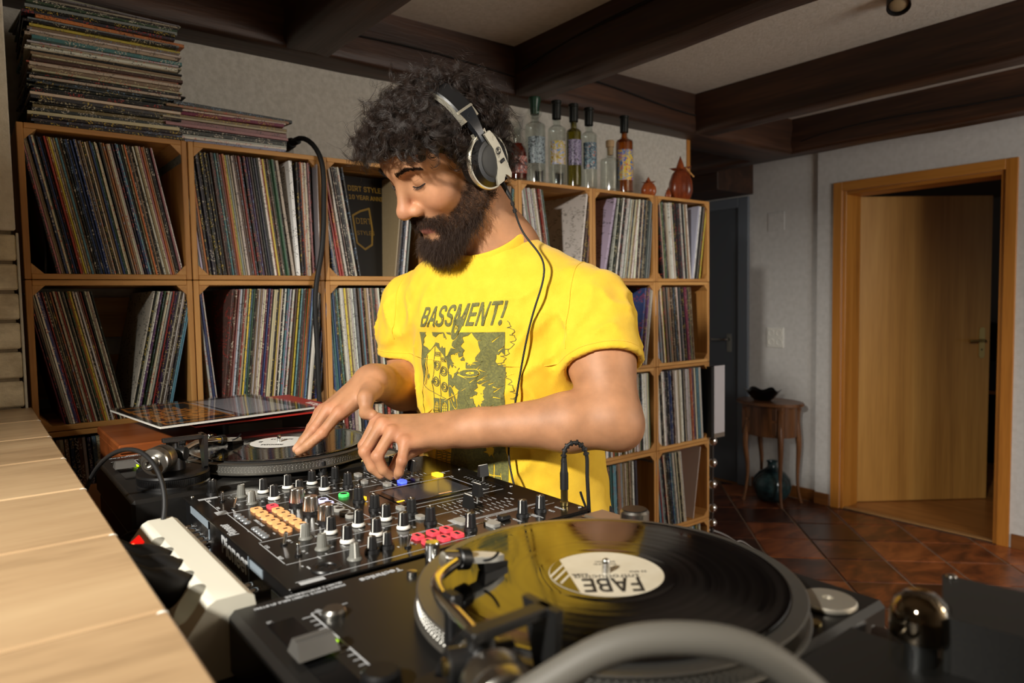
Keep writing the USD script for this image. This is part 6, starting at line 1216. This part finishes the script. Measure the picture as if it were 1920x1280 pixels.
o4 = V3(.335, 1.425, 1.108); rd = thing("album", "red record sleeve lying under the black and orange one", "record", o4); put(rd, "sleeve", lay(box(0, .314, 0, .314, -.0035, 0, .0006), o4, V3(.99, .04, 0), V3(-.04, .99, 0)), plain("red_sleeve", C(170, 42, 34), .4), False); put(rd, "lettering", lay(move(rot_about(text("SELECTA", .016, .0003, True), (0, 0, 1), math.pi/2), (.30, .05, 0)), o4, V3(.99, .04, 0), V3(-.04, .99, 0)), M["white"], False)
cs_ = thing("equipment_case", "black equipment case with a metal panel standing behind the far turntable", "case", (.5, 1.62, TZ)); put(cs_, "body", box(.40, .66, 1.475, 1.78, TZ+.001, 1.100, .004), M["black"]); put(cs_, "panel", box(.41, .52, 1.4735, 1.4755, 1.065, 1.093), plain("case_panel", C(70, 68, 64), .4)); put(cs_, "knob", cyl((.455, 1.475, 1.045), (.455, 1.455, 1.045), .018, n=28, c=.002), M["steel"], 35); 
wbx = thing("wooden_box", "orange-brown wooden box behind the far turntable", "box", (.27, 1.6, TZ)); put(wbx, "body", box(.215, .385, 1.475, 1.74, TZ+.001, 1.062, .003), wood("box_wood", C(96, 46, 20), C(146, 78, 36), C(170, 98, 50), 0, 8, .35)); put(wbx, "lid", box(.212, .388, 1.472, 1.743, 1.0625, 1.080, .003), wood("box_lid_wood", C(96, 46, 20), C(140, 74, 34), C(160, 92, 46), 0, 8, .35))
# power strip
ps = thing("power_strip", "cream multi-socket power strip with a glowing red switch behind the mixer", "power strip", (.165, .76, 1.02))
import manifold3d as m3d
py0, py1 = .625, .912
sec_ = [(.195, 1.050), (.190, 1.082), (.184, 1.086), (.158, 1.086), (.152, 1.083), (.131, 1.056), (.129, 1.015), (.195, 1.015)]
bdy = m3d.CrossSection([[(a, b) for a, b in sec_]]).extrude(py1-py0)
if bdy.volume() < 0 or bdy.is_empty(): bdy = m3d.CrossSection([[(a, b) for a, b in sec_[::-1]]]).extrude(py1-py0)
bdy = bdy.rotate((90, 0, 0)).translate((0, py1, 0))
nrm_ = V3(-.79, 0, .61); ctr_ = V3(.1465, 0, 1.0715); sk = [.665+.0415*k for k in range(5)]
for y in sk:
    c_ = m3d.Manifold.cylinder(.05, .0195, .0195, 28).translate((0, 0, -.022)).rotate((0, -math.degrees(math.atan2(.79, .61)), 0)).translate((float(ctr_[0]), y, float(ctr_[2]))); bdy = bdy-c_
v, f = arr(bdy); put(ps, "housing", (v, f), plain("strip_cream", C(214, 210, 194), .42), 30, "cream plastic housing")
put(ps, "socket_floor", cat([cyl(ctr_-nrm_*.0195+V3(0, y, 0), ctr_-nrm_*.0222+V3(0, y, 0), .019, n=24) for y in sk]), plain("strip_shade", C(190, 186, 170), .5), 30)
sw = V3(.1400, .884, 1.0655); put(ps, "switch", hull([sw+nrm_*a+V3(0, b, 0)+V3(.61, 0, .79)*c for a, b, c in ((-.004, -.017, -.016), (-.004, .014, -.016), (-.004, -.017, .012), (-.004, .014, .012), (.009, -.016, -.015), (.009, .013, -.015), (.002, -.016, .011), (.002, .013, .011))]), glow("switch_red", C(255, 20, 14), .9, C(190, 16, 10)), False, "glowing red rocker switch"); put(ps, "switch_lamp", sphere(sw+nrm_*.0045, .003, 1), glow("switch_lamp", C(255, 90, 50), 4), True)
put(ps, "lead", tube(smooth_path([(.172, .905, 1.08), (.178, .935, 1.13), (.165, .99, 1.155), (.14, 1.06, 1.14), (.125, 1.12, 1.10), (.118, 1.2, 1.03), (.118, 1.25, .97)], 50), .0030, 10), M["rubber"], 60, "black mains lead arching over the counter edge")
shelf_ = thing("cable_ledge", "dark wooden ledge under the power strip", "ledge", (.16, .76, TZ)); put(shelf_, "body", box(.128, .20, .60, .93, TZ+.001, 1.0148), M["black"])
for k, (y, lab_) in enumerate(((sk[3], "black mains plug, farthest of the three in the power strip"), (sk[2], "bulky black mains plug in the middle of the power strip"), (sk[1], "black mains plug nearest the white audio plug"))):
    b = ctr_+V3(0, y, 0)-nrm_*.0195; t = thing("mains_plug", lab_, "plug", b, group=None); e = .0165 if k != 1 else .0185
    put(t, "body", place(lathe([(0, 0), (e, 0), (e, .028), (e*.8, .042), (.007, .055), (.006, .075), (0, .075)], 24), b, nrm_), M["rubber"], 35)
    p_ = b+nrm_*.073; put(t, "cable", tube(smooth_path([p_-nrm_*.004, p_+nrm_*.02+V3(0, -.01, -.006), V3(.085, y-.035, 1.09-.02*k), V3(.098, y-.06, 1.03), V3(.112, y-.08, .97), V3(.118, y-.11, TZ+.006)], 30), .0042, 8), M["rubber"], 60)
# audio plugs and leads
def rca(p, d, col, label, lead):
    d = np.asarray(d, float)/np.linalg.norm(d); t = thing("audio_plug", label, "plug", p); p = np.asarray(p, float)
    put(t, "ferrule", cyl(p, p+d*.010, .0050, n=18), M["chrome"], 35); put(t, "grip", place(lathe([(0, .010), (.0062, .010), (.0065, .032), (.0048, .036), (.0042, .052), (.0030, .056), (0, .056)], 20), p, d), col, 35)
    put(t, "grip_ribs", cat([cyl(p+d*(.037+.0035*k), p+d*(.0388+.0035*k), .0047, n=14) for k in range(5)]), col, 35); put(t, "lead", tube(smooth_path([p+d*.052]+[V3(*q) for q in lead], 30), .0026, 8), M["rubber"], 60)
wh, re_ = plain("plug_white", C(214, 206, 190), .45), plain("plug_red", C(176, 26, 28), .4)
jb = lambda e, z: bk(e, z, .004)
rca(jb(.362, -.034), (-.8, .25, .1), wh, "white audio plug at the far end of the mixer's rear panel", [(.17, 1.07, 1.03), (.15, 1.12, 1.0), (.13, 1.16, .96)]); rca(jb(.34, -.058), (-.9, .1, -.05), re_, "red audio plug below the white one at the far rear of the mixer", [(.165, 1.02, .99), (.14, 1.08, .96), (.13, 1.1, .952)])
rca(jb(.035, -.034), (-1, -.22, .06), wh, "large white audio plug at the near end of the mixer's rear panel", [(.165, .665, 1.045), (.13, .63, 1.05), (.105, .60, 1.0), (.10, .5, .955)]); rca(jb(.018, -.058), (-1, -.42, .0), re_, "bright red audio plug beside the near turntable", [(.155, .61, 1.0), (.12, .585, 1.0), (.10, .55, .96), (.10, .45, .952)])
for k, pts in enumerate((((.13, .52, .955), (.16, .56, .99), (.2, .60, .985), (.225, .66, .965), (.215, .9, .95)), ((.12, .35, .952), (.14, .45, .96), (.135, .6, .965), (.12, .62, .953)), ((.14, 1.0, .955), (.165, 1.1, .985), (.15, 1.25, .97), (.13, 1.4, .952)))):
    tag(put("/World", "lead", tube(smooth_path(pts, 40), .0035, 8), M["rubber"], 60), ("black lead curling on the table between mixer and counter", "black lead lying on the table beside the foreground turntable", "black lead behind the far turntable")[k], "cable")
# ---------------------------------------------------------------- foreground: amplifier with its tube, grey cable
u1 = V3(.17, -.985, 0); u2 = V3(-.93, -.37, 0)
A0 = V3(.594, .222, 0)
am = thing("tube_amplifier", "black tube amplifier in the lower right corner", "amplifier", (.56, .12, TZ))
def obox(o, p, a0, a1, q, b0, b1, z0, z1): return hull([o+p*a+q*b+V3(0, 0, z) for a in (a0, a1) for b in (b0, b1) for z in (z0, z1)])
put(am, "transformer", obox(A0, u1, 0, .24, u2, 0, .085, 1.02, 1.12), noisy("amp_black", C(34, 33, 32), C(42, 41, 39), 400, .5), 30, "black transformer housing")
put(am, "screw", sphere(A0+u1*.006+u2*.004+V3(0, 0, 1.121), (.004, .004, .002), 1), M["steel"], True)
put(am, "chassis", obox(A0, u1, -.05, .25, u2, .0, .16, 1.0, 1.064), M["chrome"], 30, "bright metal chassis"); put(am, "lower_body", obox(A0, u1, -.01, .25, u2, .005, .30, TZ+.001, 1.0), M["black"], 30)
put(am, "front_slab", obox(V3(.531, .262, 0), V3(.02, -1., 0), .0, .27, V3(-1., -.02, 0), .0, .30, 1.0, 1.082), noisy("amp_slab", C(30, 29, 27), C(36, 35, 33), 500, .45), 30, "flat dark grey cover")
tc_ = V3(.515, .206, 1.066); tbp = put(am, "tube_glass", lathe([(0, .0), (.0185, .0), (.0195, .004), (.0195, .040), (.019, .052), (.0165, .060), (.010, .0655), (0, .067)], 40, tc_), M["glass"], 50, "glass tube with a mirrored dome")
put(tbp, "getter", lathe([(.0190, .036), (.0191, .040), (.0186, .052), (.0161, .0596), (.0097, .0651), (0, .0666)], 40, tc_), mat("getter", {"p": ("principled_bsdf", {"base_color": C(120, 104, 84), "metallic": 1.0, "roughness": .07})}), 60, "dark mirrored top of the tube")
put(tbp, "anode", cat([cyl(tc_+V3(0, 0, .004), tc_+V3(0, 0, .030), .011, n=20), box(tc_[0]-.0145, tc_[0]+.0145, tc_[1]-.001, tc_[1]+.001, tc_[2]+.005, tc_[2]+.029), cyl(tc_+V3(0, 0, .031), tc_+V3(0, 0, .033), .014, n=20)]), M["alu_dark"], 30); put(tbp, "base", lathe([(0, -.016), (.021, -.016), (.021, .002), (0, .002)], 32, tc_), M["black"], 35)
gc = thing("grey_cable", "thick pale grey cable arching across the bottom of the picture, close and blurred", "cable", (.28, .22, 1.16))
put(gc, "cable", tube(smooth_path([(.115, .36, .955), (.150, .325, 1.03), (.196, .288, 1.118), (.232, .262, 1.149), (.253, .247, 1.1615), (.284, .223, 1.1655), (.307, .205, 1.160), (.324, .191, 1.147), (.346, .172, 1.118), (.375, .14, 1.05), (.39, .10, .97), (.39, .05, .955)], 80), .0085, 16), plain("cable_grey", C(122, 119, 111), .55), 60)
